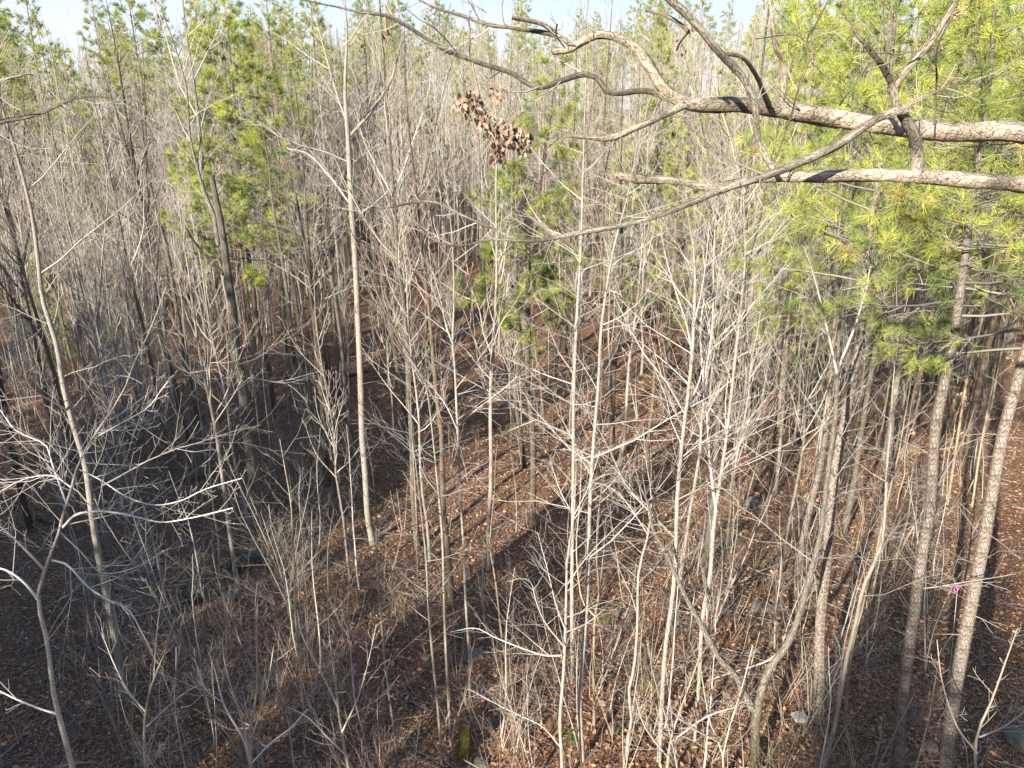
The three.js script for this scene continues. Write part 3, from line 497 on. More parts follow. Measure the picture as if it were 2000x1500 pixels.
heroTree({ label: 'short-looking pale trunk with mossy foot left of the centre pines', col: C.pale, mat: M.rough, moss: 0.8, pts: [[961, 838, 13], [957, 790, 11], [953, 724, 10], [951, 650, 9], [947, 605, 9], [944, 500, 8], [940, 400, 7]], top: 5, n: 22, from: 0.5, len: 2, lv: 2 });
heroTree({ label: 'slim brownish trunk just right of the centre pines', col: C.tan, mat: M.rough, pts: [[1064, 845, 9], [1060, 790, 8], [1053, 720, 8], [1045, 680, 7], [1040, 600, 6]], top: 6, n: 18, from: 0.5, len: 1.8, lv: 2 });
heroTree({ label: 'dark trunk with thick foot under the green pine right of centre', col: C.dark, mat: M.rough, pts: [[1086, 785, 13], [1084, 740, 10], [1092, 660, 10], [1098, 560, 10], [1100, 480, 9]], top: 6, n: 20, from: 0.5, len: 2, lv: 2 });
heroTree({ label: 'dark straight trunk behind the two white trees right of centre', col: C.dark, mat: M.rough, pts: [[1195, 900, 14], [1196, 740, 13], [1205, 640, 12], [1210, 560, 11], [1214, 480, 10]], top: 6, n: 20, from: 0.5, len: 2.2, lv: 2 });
heroTree({ label: 'left of two tall white trees with many fine side twigs', col: C.white, tw: whip, pts: [[1118, 1330, 13], [1119, 1160, 12], [1121, 1020, 11], [1122, 885, 11], [1121, 790, 11], [1124, 675, 10], [1129, 587, 9], [1135, 500, 8], [1140, 350, 6], [1143, 245, 4], [1147, 105, 3]], top: 0.5, n: 64, from: 0.4, len: 1.5, lv: 1, ang: [0.8, 1.35], shape: (s) => 1.1 - 0.7 * s });
heroTree({ label: 'right of two tall white trees, leaning right towards its top', col: C.white, tw: whip, pts: [[1138, 1486, 13], [1133, 1360, 13], [1140, 1272, 12], [1147, 1185, 12], [1153, 1000, 12], [1157, 920, 11], [1164, 832, 11], [1171, 745, 10], [1175, 657, 10], [1185, 570, 8], [1196, 500, 7], [1206, 455, 6], [1224, 385, 4]], top: 1, n: 62, from: 0.42, len: 1.35, lv: 1, ang: [0.8, 1.35] });
heroTree({ label: 'white young tree in the lower middle spreading a fan of twigs', D: 10, col: C.white, tw: whip, pts: [[1098, 1493, 11], [1094, 1412, 11], [1101, 1325, 10], [1105, 1237, 9], [1107, 1150, 8], [1108, 1097, 7], [1121, 1010, 6], [1124, 940, 3]], top: 0.6, n: 30, from: 0.55, len: 0.9, lv: 1, bend: 0.2, ang: [0.4, 0.9],
  limbs: [{ pts: [[1098, 1280, 6], [1063, 1280, 5], [1017, 1265, 5], [965, 1244, 4], [930, 1227, 3], [881, 1234, 2]], dz: 0.8, len: 0.55, n: 18 }, { pts: [[1101, 1262, 5], [1063, 1213, 4], [1045, 1167, 4], [1038, 1139, 3], [1021, 1129, 2.5], [993, 1136, 2]], dz: -0.5, len: 0.5, n: 16 }, { pts: [[1103, 1227, 4], [1087, 1185, 4], [1070, 1115, 3], [1050, 1040, 2]], dz: 0.5, len: 0.5, n: 14 }, { pts: [[1105, 1235, 4], [1147, 1217, 3], [1180, 1190, 2]], dz: 0.4, len: 0.4, n: 8 }, { pts: [[1122, 1010, 4], [1095, 960, 3], [1075, 900, 2]], dz: 0.3, len: 0.4, n: 10 }, { pts: [[1122, 1005, 4], [1150, 950, 3], [1172, 880, 2]], dz: -0.3, len: 0.4, n: 10 }, { pts: [[1095, 1460, 5], [1060, 1420, 4], [1010, 1395, 4], [960, 1370, 3], [915, 1345, 2]], dz: 0.8, len: 0.5, n: 14 }] });
heroTree({ label: 'tan young tree splitting into a narrow Y in the lower middle', D: 11.5, col: C.tan, bend: 0.1, pts: [[1164, 1493, 9], [1160, 1350, 8], [1163, 1205, 8], [1170, 1167, 6], [1166, 1097, 5], [1168, 1010, 4], [1180, 930, 2]], top: 1, n: 12, from: 0.6, len: 0.7, lv: 1, limbs: [{ pts: [[1162, 1203, 7], [1140, 1178, 6], [1130, 1132, 5], [1126, 1062, 5], [1133, 975, 4], [1136, 880, 2]], dz: 0.3, len: 0.5, n: 12 }] });
heroTree({ label: 'crooked pale stem with zigzag bends in the lower middle', D: 10.5, col: C.white, bend: 0.1, tw: whip, pts: [[1220, 1493, 11], [1227, 1447, 10], [1234, 1388, 9], [1227, 1360, 10], [1238, 1307, 9], [1245, 1220, 8], [1248, 1115, 8], [1266, 1045, 6], [1273, 975, 5], [1262, 900, 3]], top: 0.6, n: 34, from: 0.5, len: 0.75, lv: 1, ang: [0.6, 1.2], limbs: [{ pts: [[1266, 1045, 4], [1230, 990, 4], [1205, 960, 3], [1180, 945, 2]], dz: 0.5, len: 0.5, n: 14 }] });
heroTree({ label: 'thin mossy brown sapling with a kink right of the slim pale tree', col: C.tan, moss: 3, pts: [[1000, 1397, 7], [993, 1325, 6], [979, 1237, 6], [968, 1143, 6], [957, 1070, 5], [960, 1020, 4], [966, 960, 3]], top: 1, n: 12, from: 0.5, len: 0.7, lv: 1 });
heroTree({ label: 'thin dim stem, second left of the slim pale tree', col: C.pale, pts: [[881, 1458, 9], [874, 1307, 8], [869, 1185, 8], [865, 1045, 7], [852, 900, 5], [840, 780, 4]], top: 1.5, n: 22, from: 0.45, len: 1, lv: 1, tw: dimTw });
heroTree({ label: 'thin grey leaning stem, third left of the slim pale tree', col: C.grey, pts: [[863, 1493, 8], [856, 1377, 8], [848, 1290, 8], [839, 1185, 7], [834, 1080, 7], [822, 960, 5], [812, 860, 3]], top: 1.2, n: 24, from: 0.4, len: 1, lv: 1, tw: dimTw });
heroTree({ label: 'thin grey stem with a side branch below the fork-topped pale tree', col: C.grey, pts: [[776, 1493, 8], [769, 1412, 8], [755, 1290, 7], [744, 1185, 7], [734, 1080, 6], [732, 1000, 4]], top: 1.5, n: 24, from: 0.35, len: 1.1, lv: 1, tw: dimTw, limbs: [{ pts: [[752, 1260, 5], [765, 1200, 4], [772, 1140, 3], [800, 1090, 2]], dz: 0.4, n: 10, len: 0.6 }] });
heroTree({ label: 'thin yellowish straight stem left of the slim pale tree', col: C.tan, pts: [[817, 1140, 6], [815, 1080, 6], [814, 1010, 6], [806, 900, 4], [800, 800, 3]], top: 1.5, n: 16, from: 0.45, len: 0.9, lv: 1, tw: dimTw });
heroTree({ label: 'yellowish branching sapling low on the left before the dark rocks', D: 11.5, col: [0.45, 0.40, 0.30], pts: [[577, 1200, 7], [574, 1115, 6], [567, 975, 5], [563, 955, 4], [545, 860, 3]], n: 14, from: 0.6, len: 0.7, lv: 1, limbs: [{ pts: [[577, 1135, 5], [588, 1115, 4], [640, 1059, 4], [660, 1020, 3], [679, 989, 2]], n: 8, len: 0.4 }, { pts: [[575, 1115, 4], [550, 1060, 4], [530, 1020, 3], [525, 985, 2]], n: 8, len: 0.4 }] });
for (const [label, pts, limbs] of [
  ['many-stemmed pale shrub at the bottom left of centre, fanning up from the lower edge', [[492, 1530, 9], [488, 1420, 6], [498, 1370, 5], [500, 1240, 4], [503, 1130, 3]], [[[490, 1500, 6], [478, 1450, 5], [436, 1373, 5], [420, 1310, 3], [405, 1270, 2]], [[490, 1480, 5], [470, 1400, 4], [440, 1300, 3], [434, 1248, 2]], [[492, 1490, 5], [530, 1450, 5], [570, 1420, 4], [600, 1385, 3]], [[437, 1373, 4], [400, 1345, 3], [385, 1300, 2]], [[492, 1440, 4], [520, 1350, 3], [535, 1260, 2]]]],
  ['pale branching shrub right of the many-stemmed one on the lower edge', [[690, 1540, 8], [665, 1420, 6], [655, 1330, 5], [645, 1250, 4], [640, 1160, 3]], [[[668, 1430, 5], [700, 1360, 4], [720, 1290, 3], [735, 1220, 2]], [[660, 1380, 5], [620, 1300, 4], [590, 1240, 3], [580, 1190, 2]], [[680, 1480, 4], [640, 1440, 4], [600, 1400, 3], [560, 1380, 2]]]],
  ['bluish pale shrub beside the lower left corner, branching low', [[288, 1530, 8], [285, 1400, 6], [300, 1330, 5], [325, 1270, 3], [345, 1200, 2]], [[[284, 1390, 5], [250, 1350, 4], [220, 1290, 3], [200, 1240, 2]], [[286, 1420, 5], [340, 1370, 4], [380, 1340, 2]], [[300, 1330, 4], [306, 1240, 3], [320, 1130, 2]]]],
  ['pale twiggy shrub at the lower edge right of the two white trees', [[1300, 1540, 8], [1310, 1440, 6], [1340, 1350, 4], [1365, 1280, 3]], [[[1305, 1480, 5], [1260, 1420, 4], [1240, 1360, 2]], [[1310, 1450, 5], [1380, 1400, 4], [1440, 1380, 2]]]],
  ['twiggy pale shrub at the lower edge left of the crooked mossy tree', [[1412, 1540, 8], [1411, 1470, 6], [1390, 1420, 5], [1375, 1340, 3], [1365, 1260, 2]], [[[1411, 1480, 5], [1425, 1420, 4], [1450, 1340, 3], [1470, 1260, 2]], [[1405, 1450, 5], [1350, 1420, 4], [1300, 1380, 2]]]],
  ['bare shrub in the lower right corner with curved dark stems', [[1905, 1540, 9], [1910, 1440, 6], [1940, 1370, 5], [1965, 1300, 4], [1990, 1230, 2]], [[[1908, 1470, 5], [1870, 1420, 4], [1840, 1330, 3], [1830, 1250, 2]], [[1912, 1440, 5], [1960, 1420, 4], [2000, 1390, 2]]]],
]) heroTree({ name: 'shrub', cat: 'shrub', label, w: 0.8, D: 8.5 + (pts[0][0] % 7) * 0.3, col: [0.46, 0.41, 0.34], pts, n: 18, from: 0.3, len: 0.6, lv: 1, bend: 0.2, ang: [0.4, 0.95], tw: twigO([0.44, 0.38, 0.32], 0.003, 0.08, 0.14, 0.24), limbs: limbs.map((q) => ({ pts: q, len: 0.42, n: 12 })) });

// right of the middle: white stems
heroTree({ label: 'white slim tree, leftmost of the white group right of centre', col: C.white, tw: whip, pts: [[1287, 1486, 15], [1294, 1360, 14], [1300, 1265, 14], [1310, 1167, 14], [1316, 1080, 13], [1321, 975, 13], [1335, 850, 12], [1345, 762, 11], [1352, 675, 11], [1356, 500, 7], [1345, 430, 4]], top: 1, n: 52, from: 0.45, len: 1.3, lv: 1, ang: [0.6, 1.2], limbs: [{ pts: [[1352, 690, 7], [1340, 630, 6], [1320, 570, 5], [1300, 500, 3], [1290, 440, 2]], n: 18, dz: 0.6 }, { pts: [[1353, 640, 6], [1370, 570, 5], [1380, 500, 3], [1385, 440, 2]], n: 16, dz: -0.5 }] });
heroTree({ label: 'white tree splitting low into a pair of stems right of centre', col: C.white, tw: whip, pts: [[1356, 1447, 12], [1366, 1325, 12], [1373, 1205, 13], [1387, 1132, 13], [1394, 1045, 13], [1401, 985, 12], [1415, 902, 10], [1429, 780, 10], [1436, 692, 9], [1443, 622, 8], [1454, 500, 6], [1452, 440, 4]], top: 1, n: 48, from: 0.5, len: 1.25, lv: 1, ang: [0.6, 1.2], limbs: [{ pts: [[1399, 1000, 10], [1393, 960, 9], [1387, 902, 9], [1380, 797, 9], [1373, 727, 8], [1368, 640, 6], [1378, 560, 4], [1372, 480, 3]], n: 24, len: 1.1, dz: 0.6 }, { pts: [[1376, 740, 7], [1391, 640, 6], [1394, 500, 5], [1398, 420, 2]], n: 20, len: 1, dz: -0.5 }] });
heroTree({ label: 'crooked tree with dark mossy fork at its foot, bottom right of centre', D: 10.4, w: 1, col: C.pale, mat: M.rough, moss: 2.2, bend: 0.1, pts: [[1475, 1500, 19], [1476, 1440, 18], [1477, 1395, 18], [1482, 1372, 16], [1489, 1342, 13], [1500, 1307, 13], [1524, 1276, 13], [1545, 1241, 12], [1559, 1199, 11], [1573, 1150, 11], [1587, 1097, 10], [1601, 1045, 10], [1608, 992, 9], [1622, 885, 9], [1632, 815, 9], [1636, 710, 7], [1640, 640, 5], [1645, 560, 3]], n: 30, from: 0.5, len: 1.0, lv: 1, tw: dimTw,
  limbs: [{ pts: [[1470, 1385, 15], [1450, 1346, 14], [1436, 1318, 12], [1408, 1290, 12], [1384, 1248, 11], [1366, 1213, 10], [1342, 1171, 9], [1321, 1125, 8], [1303, 1085, 7], [1273, 1027, 6], [1269, 992, 5], [1240, 930, 3]], n: 26, dz: -0.4, len: 0.9 }, { pts: [[1636, 720, 6], [1665, 650, 5], [1690, 570, 3], [1700, 520, 2]], n: 16, dz: 0.4, len: 0.9 }, { pts: [[1635, 730, 6], [1615, 640, 5], [1590, 540, 3], [1570, 480, 2]], n: 16, dz: -0.4, len: 0.9 }, { pts: [[1540, 1255, 5], [1500, 1290, 4], [1440, 1310, 3], [1380, 1330, 2]], n: 12, dz: 0.6, len: 0.6 }] });
heroTree({ label: 'pale wavy trunk between two pine trunks at the lower right', col: C.pale, pts: [[1605, 1500, 13], [1622, 1447, 13], [1636, 1360, 12], [1650, 1272, 12], [1664, 1220, 12], [1681, 1139, 11], [1713, 1062, 10], [1720, 975, 9], [1722, 900, 7], [1735, 820, 5]], top: 2, n: 26, from: 0.45, len: 1, lv: 1, tw: dimTw });
heroTree({ label: 'thin brown stem behind the pale wavy trunk at the lower right', col: C.tan, pts: [[1650, 1412, 10], [1664, 1307, 9], [1685, 1237, 9], [1713, 1150, 8], [1734, 1062, 8], [1755, 960, 6], [1770, 880, 5]], top: 2, n: 20, from: 0.45, len: 1, lv: 1, tw: dimTw });
heroTree({ label: 'bent mossy dark trunk behind the white pair right of centre', col: C.dark, mat: M.rough, moss: 5, pts: [[1470, 955, 11], [1472, 880, 11], [1471, 797, 11], [1464, 727, 10], [1456, 680, 9], [1452, 600, 8]], top: 6, n: 18, from: 0.5, len: 1.8, lv: 2 });
heroTree({ label: 'slim tan tree left of the forked crooked tree top, on the right', col: C.tan, mat: M.rough, pts: [[1505, 945, 12], [1510, 850, 12], [1517, 780, 11], [1527, 685, 11], [1540, 600, 9]], top: 5, n: 18, from: 0.5, len: 1.8, lv: 2 });
heroTree({ label: 'thin tan stem in the gap right of the rightmost dark pine', col: C.tan, pts: [[1845, 1335, 9], [1850, 1275, 8], [1862, 1225, 8], [1875, 1180, 7], [1886, 1130, 6]], D: 14, top: 3, n: 16, from: 0.4, len: 0.8, lv: 1 });
heroTree({ label: 'pale thin stem right of the dark-barked pine, upper right', col: [0.45, 0.38, 0.26], pts: [[1850, 985, 8], [1862, 900, 8], [1872, 830, 7], [1885, 740, 7], [1905, 660, 6]], top: 4, n: 18, from: 0.4, len: 1.1, lv: 1 });
heroTree({ label: 'thin tan stem between the mossy-footed pine and the rightmost pine', col: [0.45, 0.38, 0.26], pts: [[1898, 990, 6], [1915, 900, 6], [1930, 830, 5], [1945, 770, 5]], top: 3, n: 18, from: 0.4, len: 1, lv: 1 });

// pines on the right
const PN = { n: 46, from: 0.58, len: 3.0, gap: 0.21, nl: 0.26, nn: 28, nw: 0.008, side: 2, lum: 1.45 };
heroTree({ name: 'pine_tree', cat: 'pine', w: 0.9, label: 'pine with reddish straight trunk, left of the three big right pines', mat: M.pine, col: C.pine, bend: 0.1, pts: [[1599, 1409, 22], [1601, 1290, 21], [1604, 1202, 21], [1615, 1097, 20], [1622, 1000, 20], [1629, 937, 19], [1643, 850, 19], [1660, 762, 18], [1681, 640, 16], [1688, 535, 15], [1702, 440, 13], [1715, 340, 11]], top: 5, pine: PN, dead: 26 });
heroTree({ name: 'pine_tree', cat: 'pine', w: 0.9, label: 'pine with dark plated trunk, middle one of the three big right pines', mat: M.pine, col: mulc(C.pine, 0.8), bend: 0.1, pts: [[1755, 1493, 25], [1758, 1412, 24], [1769, 1307, 23], [1779, 1237, 23], [1790, 1150, 23], [1804, 1062, 22], [1815, 1000, 22], [1821, 920, 22], [1828, 832, 22], [1842, 762, 21], [1860, 675, 20], [1874, 587, 18], [1886, 500, 16], [1897, 400, 14]], top: 5, pine: PN, dead: 30 });
heroTree({ name: 'pine_tree', cat: 'pine', w: 0.9, label: 'pine leaning right, rightmost big trunk crossing the right edge', mat: M.pine, col: C.pine, bend: 0.1, pts: [[1846, 1493, 26], [1860, 1377, 26], [1874, 1290, 26], [1895, 1185, 25], [1919, 1080, 25], [1940, 965, 24], [1961, 850, 23], [1979, 780, 22], [2000, 700, 21], [2030, 580, 19]], top: 6, pine: { ...PN, from: 0.56 }, dead: 26 });
heroTree({ name: 'pine_tree', cat: 'pine', label: 'pine with mossy foot and yellowish trunk behind the rightmost big pine', mat: M.pine, col: C.tan, moss: 1.2, pts: [[1888, 905, 17], [1898, 832, 15], [1912, 762, 15], [1933, 675, 14], [1948, 590, 13], [1960, 500, 11]], top: 5, pine: PN, dead: 12 });
heroTree({ name: 'pine_tree', cat: 'pine', label: 'slim pine with reddish trunk just left of the big reddish pine', mat: M.pine, col: C.pine, pts: [[1559, 1115, 16], [1570, 1045, 15], [1601, 902, 13], [1615, 815, 12], [1628, 700, 11], [1640, 560, 10], [1650, 470, 8]], top: 3.5, pine: { ...PN, n: 36, len: 2.2 }, dead: 14 });
heroTree({ name: 'pine_tree', cat: 'pine', label: 'pine trunk showing between the two leftmost big right pines', mat: M.pine, col: C.pine, pts: [[1735, 905, 16], [1744, 797, 15], [1755, 727, 15], [1772, 615, 14], [1790, 480, 11]], top: 4, pine: PN, dead: 14 });
heroTree({ name: 'pine_tree', cat: 'pine', label: 'young pine with low green boughs left of the big reddish pine', mat: M.pine, col: C.pine, pts: [[1518, 930, 9], [1530, 800, 9], [1538, 640, 8], [1548, 500, 6], [1555, 380, 4]], D: 22, top: 1, pine: { ...PN, n: 40, from: 0.45, len: 1.9 } });

// ---------------------------------------------------------------- the oak whose limbs cross the upper right
{
  reseed(9001);
  const D0 = 4.6, trunkAt = V3(5.6, 0, -5.4), root = V3(trunkAt.x, groundH(trunkAt.x, trunkAt.z), trunkAt.z);
  const oak = thing('oak_tree', root, 'oak reaching thick rough limbs across the upper right foreground', 'tree');
  const oc = [0.54, 0.50, 0.455], lich = [0.41, 0.42, 0.39], dk = [0.13, 0.12, 0.10];
  const barkCol = (c, k = 1) => { const s = rr(0, 99); return (t, p) => { const a = clamp((fbm(p.x * 5 + s, p.y * 5 + p.z * 3, 15, 4) - 0.5) * 5, 0, 1), b = clamp((fbm(p.x * 4 - s, p.y * 4 + p.z * 2 + 7, 16, 4) - 0.55) * 8, 0, 1) * k; return mixc(mixc(c, lich, a * 0.6), dk, b * 0.7); }; };
  const knob = (a, s) => 1 + 0.26 * (fbm(Math.cos(a * 6.283) * 2 + 5, Math.sin(a * 6.283) * 2 + s * 5, 19, 3) - 0.5) * 2 + 0.10 * (vnoise(Math.cos(a * 6.283) * 5 + s * 3, Math.sin(a * 6.283) * 5 + 20, 21) - 0.5) * 2;
  const tk = new MB(), tp = [], trd = [];
  for (let k = 0; k <= 10; k++) { tp.push(V3(rr(-0.08, 0.08), -0.3 + k * 1.75, rr(-0.08, 0.08))); trd.push(k ? 0.27 - k * 0.018 : 0.4); }
  const [a0, r0] = smooth(tp, trd, 0.3); tk.tube(a0, r0, 16, barkCol(oc), knob); tk.build('trunk', M.oak, oak);
  const tw = new MB(), tO = twigO([0.36, 0.30, 0.26], 0.0022, 0.05, 0.11, 0.22);
  const limb = (name, pts, o = {}) => {
    const n = pts.length, P = pts.map(([x, y, w, d]) => onPlane(x, y, d ?? D0)), R = P.map((p, k) => pxR(p, pts[k][2]) * 0.88);
    if (o.fromTrunk) { const e = P[0]; P.unshift(V3(root.x, e.y + o.fromTrunk, root.z + 0.05)); R.unshift(R[0] * 1.2); }
    const [a, r] = smooth(P.map((p) => p.sub(root)), R, 0.035), mb = new MB();
    mb.tube(a, r, r[0] > 0.02 ? 16 : 8, barkCol(o.col ?? oc, o.dark ?? 1), knob, o.cap); mb.build(name, M.oak, oak);
    if (o.n) dress(tw, a, r, { n: o.n, from: o.from ?? 0.2, to: 0.99, len: o.len ?? 0.3, lv: o.lv ?? 1, o: tO, ang: [0.5, 1.2], slim: 0.009 });
    return [a, r];
  };
  limb('limb', [[2000, 262, 42, 5.0], [1850, 258, 40, 4.9], [1700, 242, 38, 4.8], [1580, 222, 37, 4.8], [1450, 206, 33, 4.7], [1370, 205, 30, 4.65], [1330, 197, 27, 4.6], [1295, 172, 24], [1270, 135, 23], [1245, 98, 22], [1215, 78, 20], [1170, 68, 18], [1135, 82, 17], [1112, 97, 14], [1078, 101, 11]], { fromTrunk: -0.5, cap: [0.06, 0.05, 0.04], n: 16, len: 0.4 });
  limb('limb', [[1120, 93, 13], [1100, 76, 12], [1070, 66, 11], [1000, 53, 10], [958, 49, 8], [895, 28, 7], [867, 21, 5], [825, 3, 4], [790, -20, 3]], { n: 14, col: mulc(oc, 0.85) });
  limb('limb', [[1088, 68, 9], [1062, 48, 11, 4.55], [1030, 40, 10, 4.5], [998, 34, 8, 4.45]], { cap: [0.5, 0.4, 0.3] });
  limb('limb', [[1322, 200, 14], [1262, 178, 13], [1210, 181, 13], [1185, 178, 12], [1168, 154, 12], [1140, 145, 12], [1098, 157, 11], [1049, 171, 10], [1000, 143, 10], [947, 126, 9], [888, 105, 9], [846, 84, 9], [797, 52, 8], [755, 31, 7], [702, 23, 6], [660, 14, 4], [590, 0, 3], [540, -15, 2]], { n: 20, col: mulc(lich, 0.75), len: 0.35 });
  limb('limb', [[1338, 205, 17], [1290, 228, 15, 4.5], [1240, 250, 14, 4.45], [1190, 270, 12, 4.4], [1150, 268, 9, 4.4], [1110, 266, 6, 4.4]], { cap: [0.5, 0.4, 0.3], n: 5, len: 0.25 });
  limb('limb', [[2000, 362, 34, 4.6], [1880, 352, 34, 4.55], [1800, 345, 32, 4.5], [1700, 342, 27, 4.5], [1600, 345, 24, 4.5], [1520, 347, 20, 4.5], [1450, 354, 17, 4.5], [1385, 366, 16, 4.5], [1340, 356, 17, 4.5], [1290, 351, 18, 4.5], [1240, 350, 19, 4.5], [1203, 342, 15, 4.5]], { fromTrunk: -0.6, cap: [0.62, 0.5, 0.38], n: 6, len: 0.3 });
  limb('limb', [[1788, 345, 26, 4.48], [1792, 305, 25, 4.5], [1785, 265, 24, 4.42], [1768, 232, 22, 4.36], [1752, 205, 16, 4.3], [1744, 170, 13, 4.3], [1722, 128, 12, 4.3], [1697, 95, 11, 4.3], [1678, 72, 8, 4.3], [1660, 40, 3, 4.3]], { n: 8, dark: 1.6, col: mulc(oc, 0.55), from: 0.5 });
  limb('limb', [[1748, 172, 11, 4.3], [1765, 145, 14, 4.3], [1792, 112, 14, 4.28], [1820, 80, 14, 4.25], [1842, 45, 13, 4.2], [1868, 2, 11, 4.2], [1890, -40, 9, 4.2]], { n: 6, len: 0.35 });
  limb('limb', [[1772, 215, 17, 4.3], [1735, 222, 20, 4.28], [1700, 240, 19, 4.26], [1640, 280, 18, 4.24], [1560, 318, 17, 4.22], [1490, 345, 16, 4.2], [1400, 374, 14, 4.2], [1340, 400, 13, 4.2], [1250, 432, 12, 4.25], [1130, 455, 10, 4.3], [1050, 470, 9, 4.3], [1007, 470, 8, 4.3], [960, 467, 6, 4.3], [900, 480, 5, 4.3], [850, 470, 4, 4.3], [812, 432, 2, 4.3]], { n: 22, len: 0.45, lv: 1, col: mulc(lich, 0.95) });
  limb('limb', [[1765, 212, 12, 4.3], [1800, 192, 9, 4.28], [1835, 176, 7, 4.25], [1895, 158, 3, 4.2]], { n: 8, len: 0.25 });
  limb('limb', [[1015, 471, 6, 4.3], [965, 448, 6, 4.35], [902, 420, 6, 4.4], [850, 395, 5, 4.45], [807, 396, 4.5, 4.5], [745, 406, 4, 4.5], [727, 399, 4, 4.5], [710, 374, 3.5, 4.5], [678, 350, 2.5, 4.5]], { n: 14, len: 0.3, col: mulc(lich, 0.9) });
  limb('limb', [[1512, 332, 15, 4.25], [1500, 312, 14, 4.25], [1482, 280, 14, 4.25], [1478, 238, 14, 4.2], [1471, 192, 15, 4.15], [1450, 150, 15, 4.1], [1401, 98, 15, 4.0], [1352, 38, 17, 3.95], [1310, 0, 16, 3.9], [1270, -40, 14, 3.9]], { col: mulc(lich, 1.05), dark: 0.5, n: 6, len: 0.3 });
  limb('limb', [[1405, 104, 9, 4.0], [1445, 110, 9, 4.1], [1462, 125, 9, 4.2], [1482, 158, 9, 4.4], [1490, 178, 10, 4.5], [1502, 206, 14, 4.65]], {});
  limb('limb', [[1525, 212, 13, 4.75], [1532, 150, 12, 4.7], [1530, 120, 12, 4.7], [1515, 92, 11, 4.65], [1509, 40, 10, 4.6], [1506, 0, 9, 4.6], [1500, -50, 8, 4.6]], { n: 5 });
  limb('limb', [[1345, 62, 9, 4.0], [1330, 48, 9, 4.05], [1300, 30, 8, 4.1], [1262, 20, 6, 4.15]], { col: mulc(oc, 0.7) });
  for (const t of [[[1512, 318, 4, 4.2], [1545, 225, 4, 4.1], [1560, 170, 4, 4.0], [1580, 115, 4, 4.0], [1575, 82, 4, 4.0], [1598, 40, 3, 3.9], [1618, 0, 2.5, 3.9]], [[1580, 92, 3, 4.0], [1560, 70, 2.5, 4], [1475, 76, 2, 4]], [[1640, 205, 4, 4.2], [1660, 175, 4, 4.1], [1685, 140, 3, 4.1], [1740, 92, 2, 4.1]], [[1825, 245, 4, 4.7], [1829, 160, 4, 4.6], [1832, 90, 3.5, 4.5], [1868, 20, 3, 4.4]], [[1800, 98, 4, 4.2], [1760, 105, 4, 4.2], [1720, 104, 3, 4.2], [1630, 95, 2, 4.2]], [[918, 112, 3, 4.6], [916, 80, 4, 4.55], [917, 50, 4, 4.6], [912, 32, 3, 4.6]], [[1105, 96, 3, 4.6], [1086, 68, 3, 4.5], [1088, 48, 4, 4.4]]]) limb('twig', t, { n: 6, len: 0.18, col: [0.34, 0.28, 0.24] });
  if (!tw.empty) tw.build('twigs', M.twig, oak);
  // dead leaves still hanging in a bunch
  const leafGeo = [0, 1, 2, 3].map((q) => {
    const mb = new MB(), n = 5, bend = 0.6 + q * 0.45;
    for (let k = 0; k <= n; k++) { const t = k / n, w = Math.sin(Math.pow(t, 0.8) * Math.PI * 0.93 + 0.1) * 0.34 * (k % 2 ? 1 : 0.7), a = (t - 0.3) * bend, y = -Math.sin(a) / bend * 1.0, z = (1 - Math.cos(a)) / bend;
      const c = mulc([1, 1, 1], 0.9 + 0.2 * hash(k, q, 3)); for (const s of [-1, 0, 1]) mb.vert(V3(s * w, y, z + Math.abs(s) * w * 0.7), V3(-s * 0.5, 0.1, 1).normalize(), 0, 0, c); }
    for (let k = 0; k < n; k++) for (let s = 0; s < 2; s++) { const b = k * 3 + s; mb.i.push(b, b + 3, b + 1, b + 1, b + 3, b + 4); }
    return mb.geo();
  });
  const leafMat = [[0.25, 0.15, 0.10], [0.18, 0.11, 0.075], [0.32, 0.21, 0.15], [0.12, 0.075, 0.05], [0.40, 0.28, 0.21]].map((c) => { const m = M.leaf.clone(); m.color.setRGB(...c); return m; });
  const bunch = (stem, lumps, size) => {
    const mb = new MB(); for (const s of stem) { const P = s.map(([x, y, d]) => onPlane(x, y, d).sub(root)); const [a, r] = smooth(P, P.map(() => 0.006), 0.05); mb.tube(a, r, 5, [0.22, 0.17, 0.13]); }
    const g = mb.build('leaf_bunch', M.twig, oak);
    for (const [x, y, rpx, n] of lumps) for (let k = 0; k < n; k++) {
      let v; do v = randV(); while (v.length() > 1); const q = onPlane(x + v.x * rpx, y + v.y * rpx, D0 + v.z * 0.14).sub(root);
      const o = new THREE.Mesh(leafGeo[Math.floor(rnd() * 4)], leafMat[Math.floor(rnd() * 5)]); o.name = 'leaf'; o.position.copy(q); o.rotation.set(rr(-0.7, 0.7), rr(-3.1, 3.1), rr(-0.9, 0.9)); o.scale.setScalar(size * rr(0.7, 1.25)); o.castShadow = o.receiveShadow = true; g.add(o);
    }
  };
  bunch([[[922, 118, 4.6], [930, 160, 4.6], [945, 215, 4.6], [960, 260, 4.6], [985, 300, 4.6]], [[930, 160, 4.6], [970, 170, 4.6], [985, 190, 4.6]], [[945, 215, 4.6], [985, 235, 4.6], [1020, 270, 4.6]]],
    [[915, 202, 27, 58], [935, 232, 20, 30], [972, 178, 18, 18], [958, 245, 30, 42], [985, 272, 30, 54], [1015, 260, 24, 36], [968, 302, 24, 34], [1024, 290, 16, 16]], 0.046);
  bunch([[[1345, 62, 4.0], [1330, 80, 4.2], [1322, 95, 4.4]]], [[1322, 95, 17, 16], [1355, 60, 12, 8]], 0.035);
  bunch([[[752, 32, 4.6], [754, 55, 4.6], [755, 75, 4.6]]], [[755, 70, 9, 9]], 0.03);
}

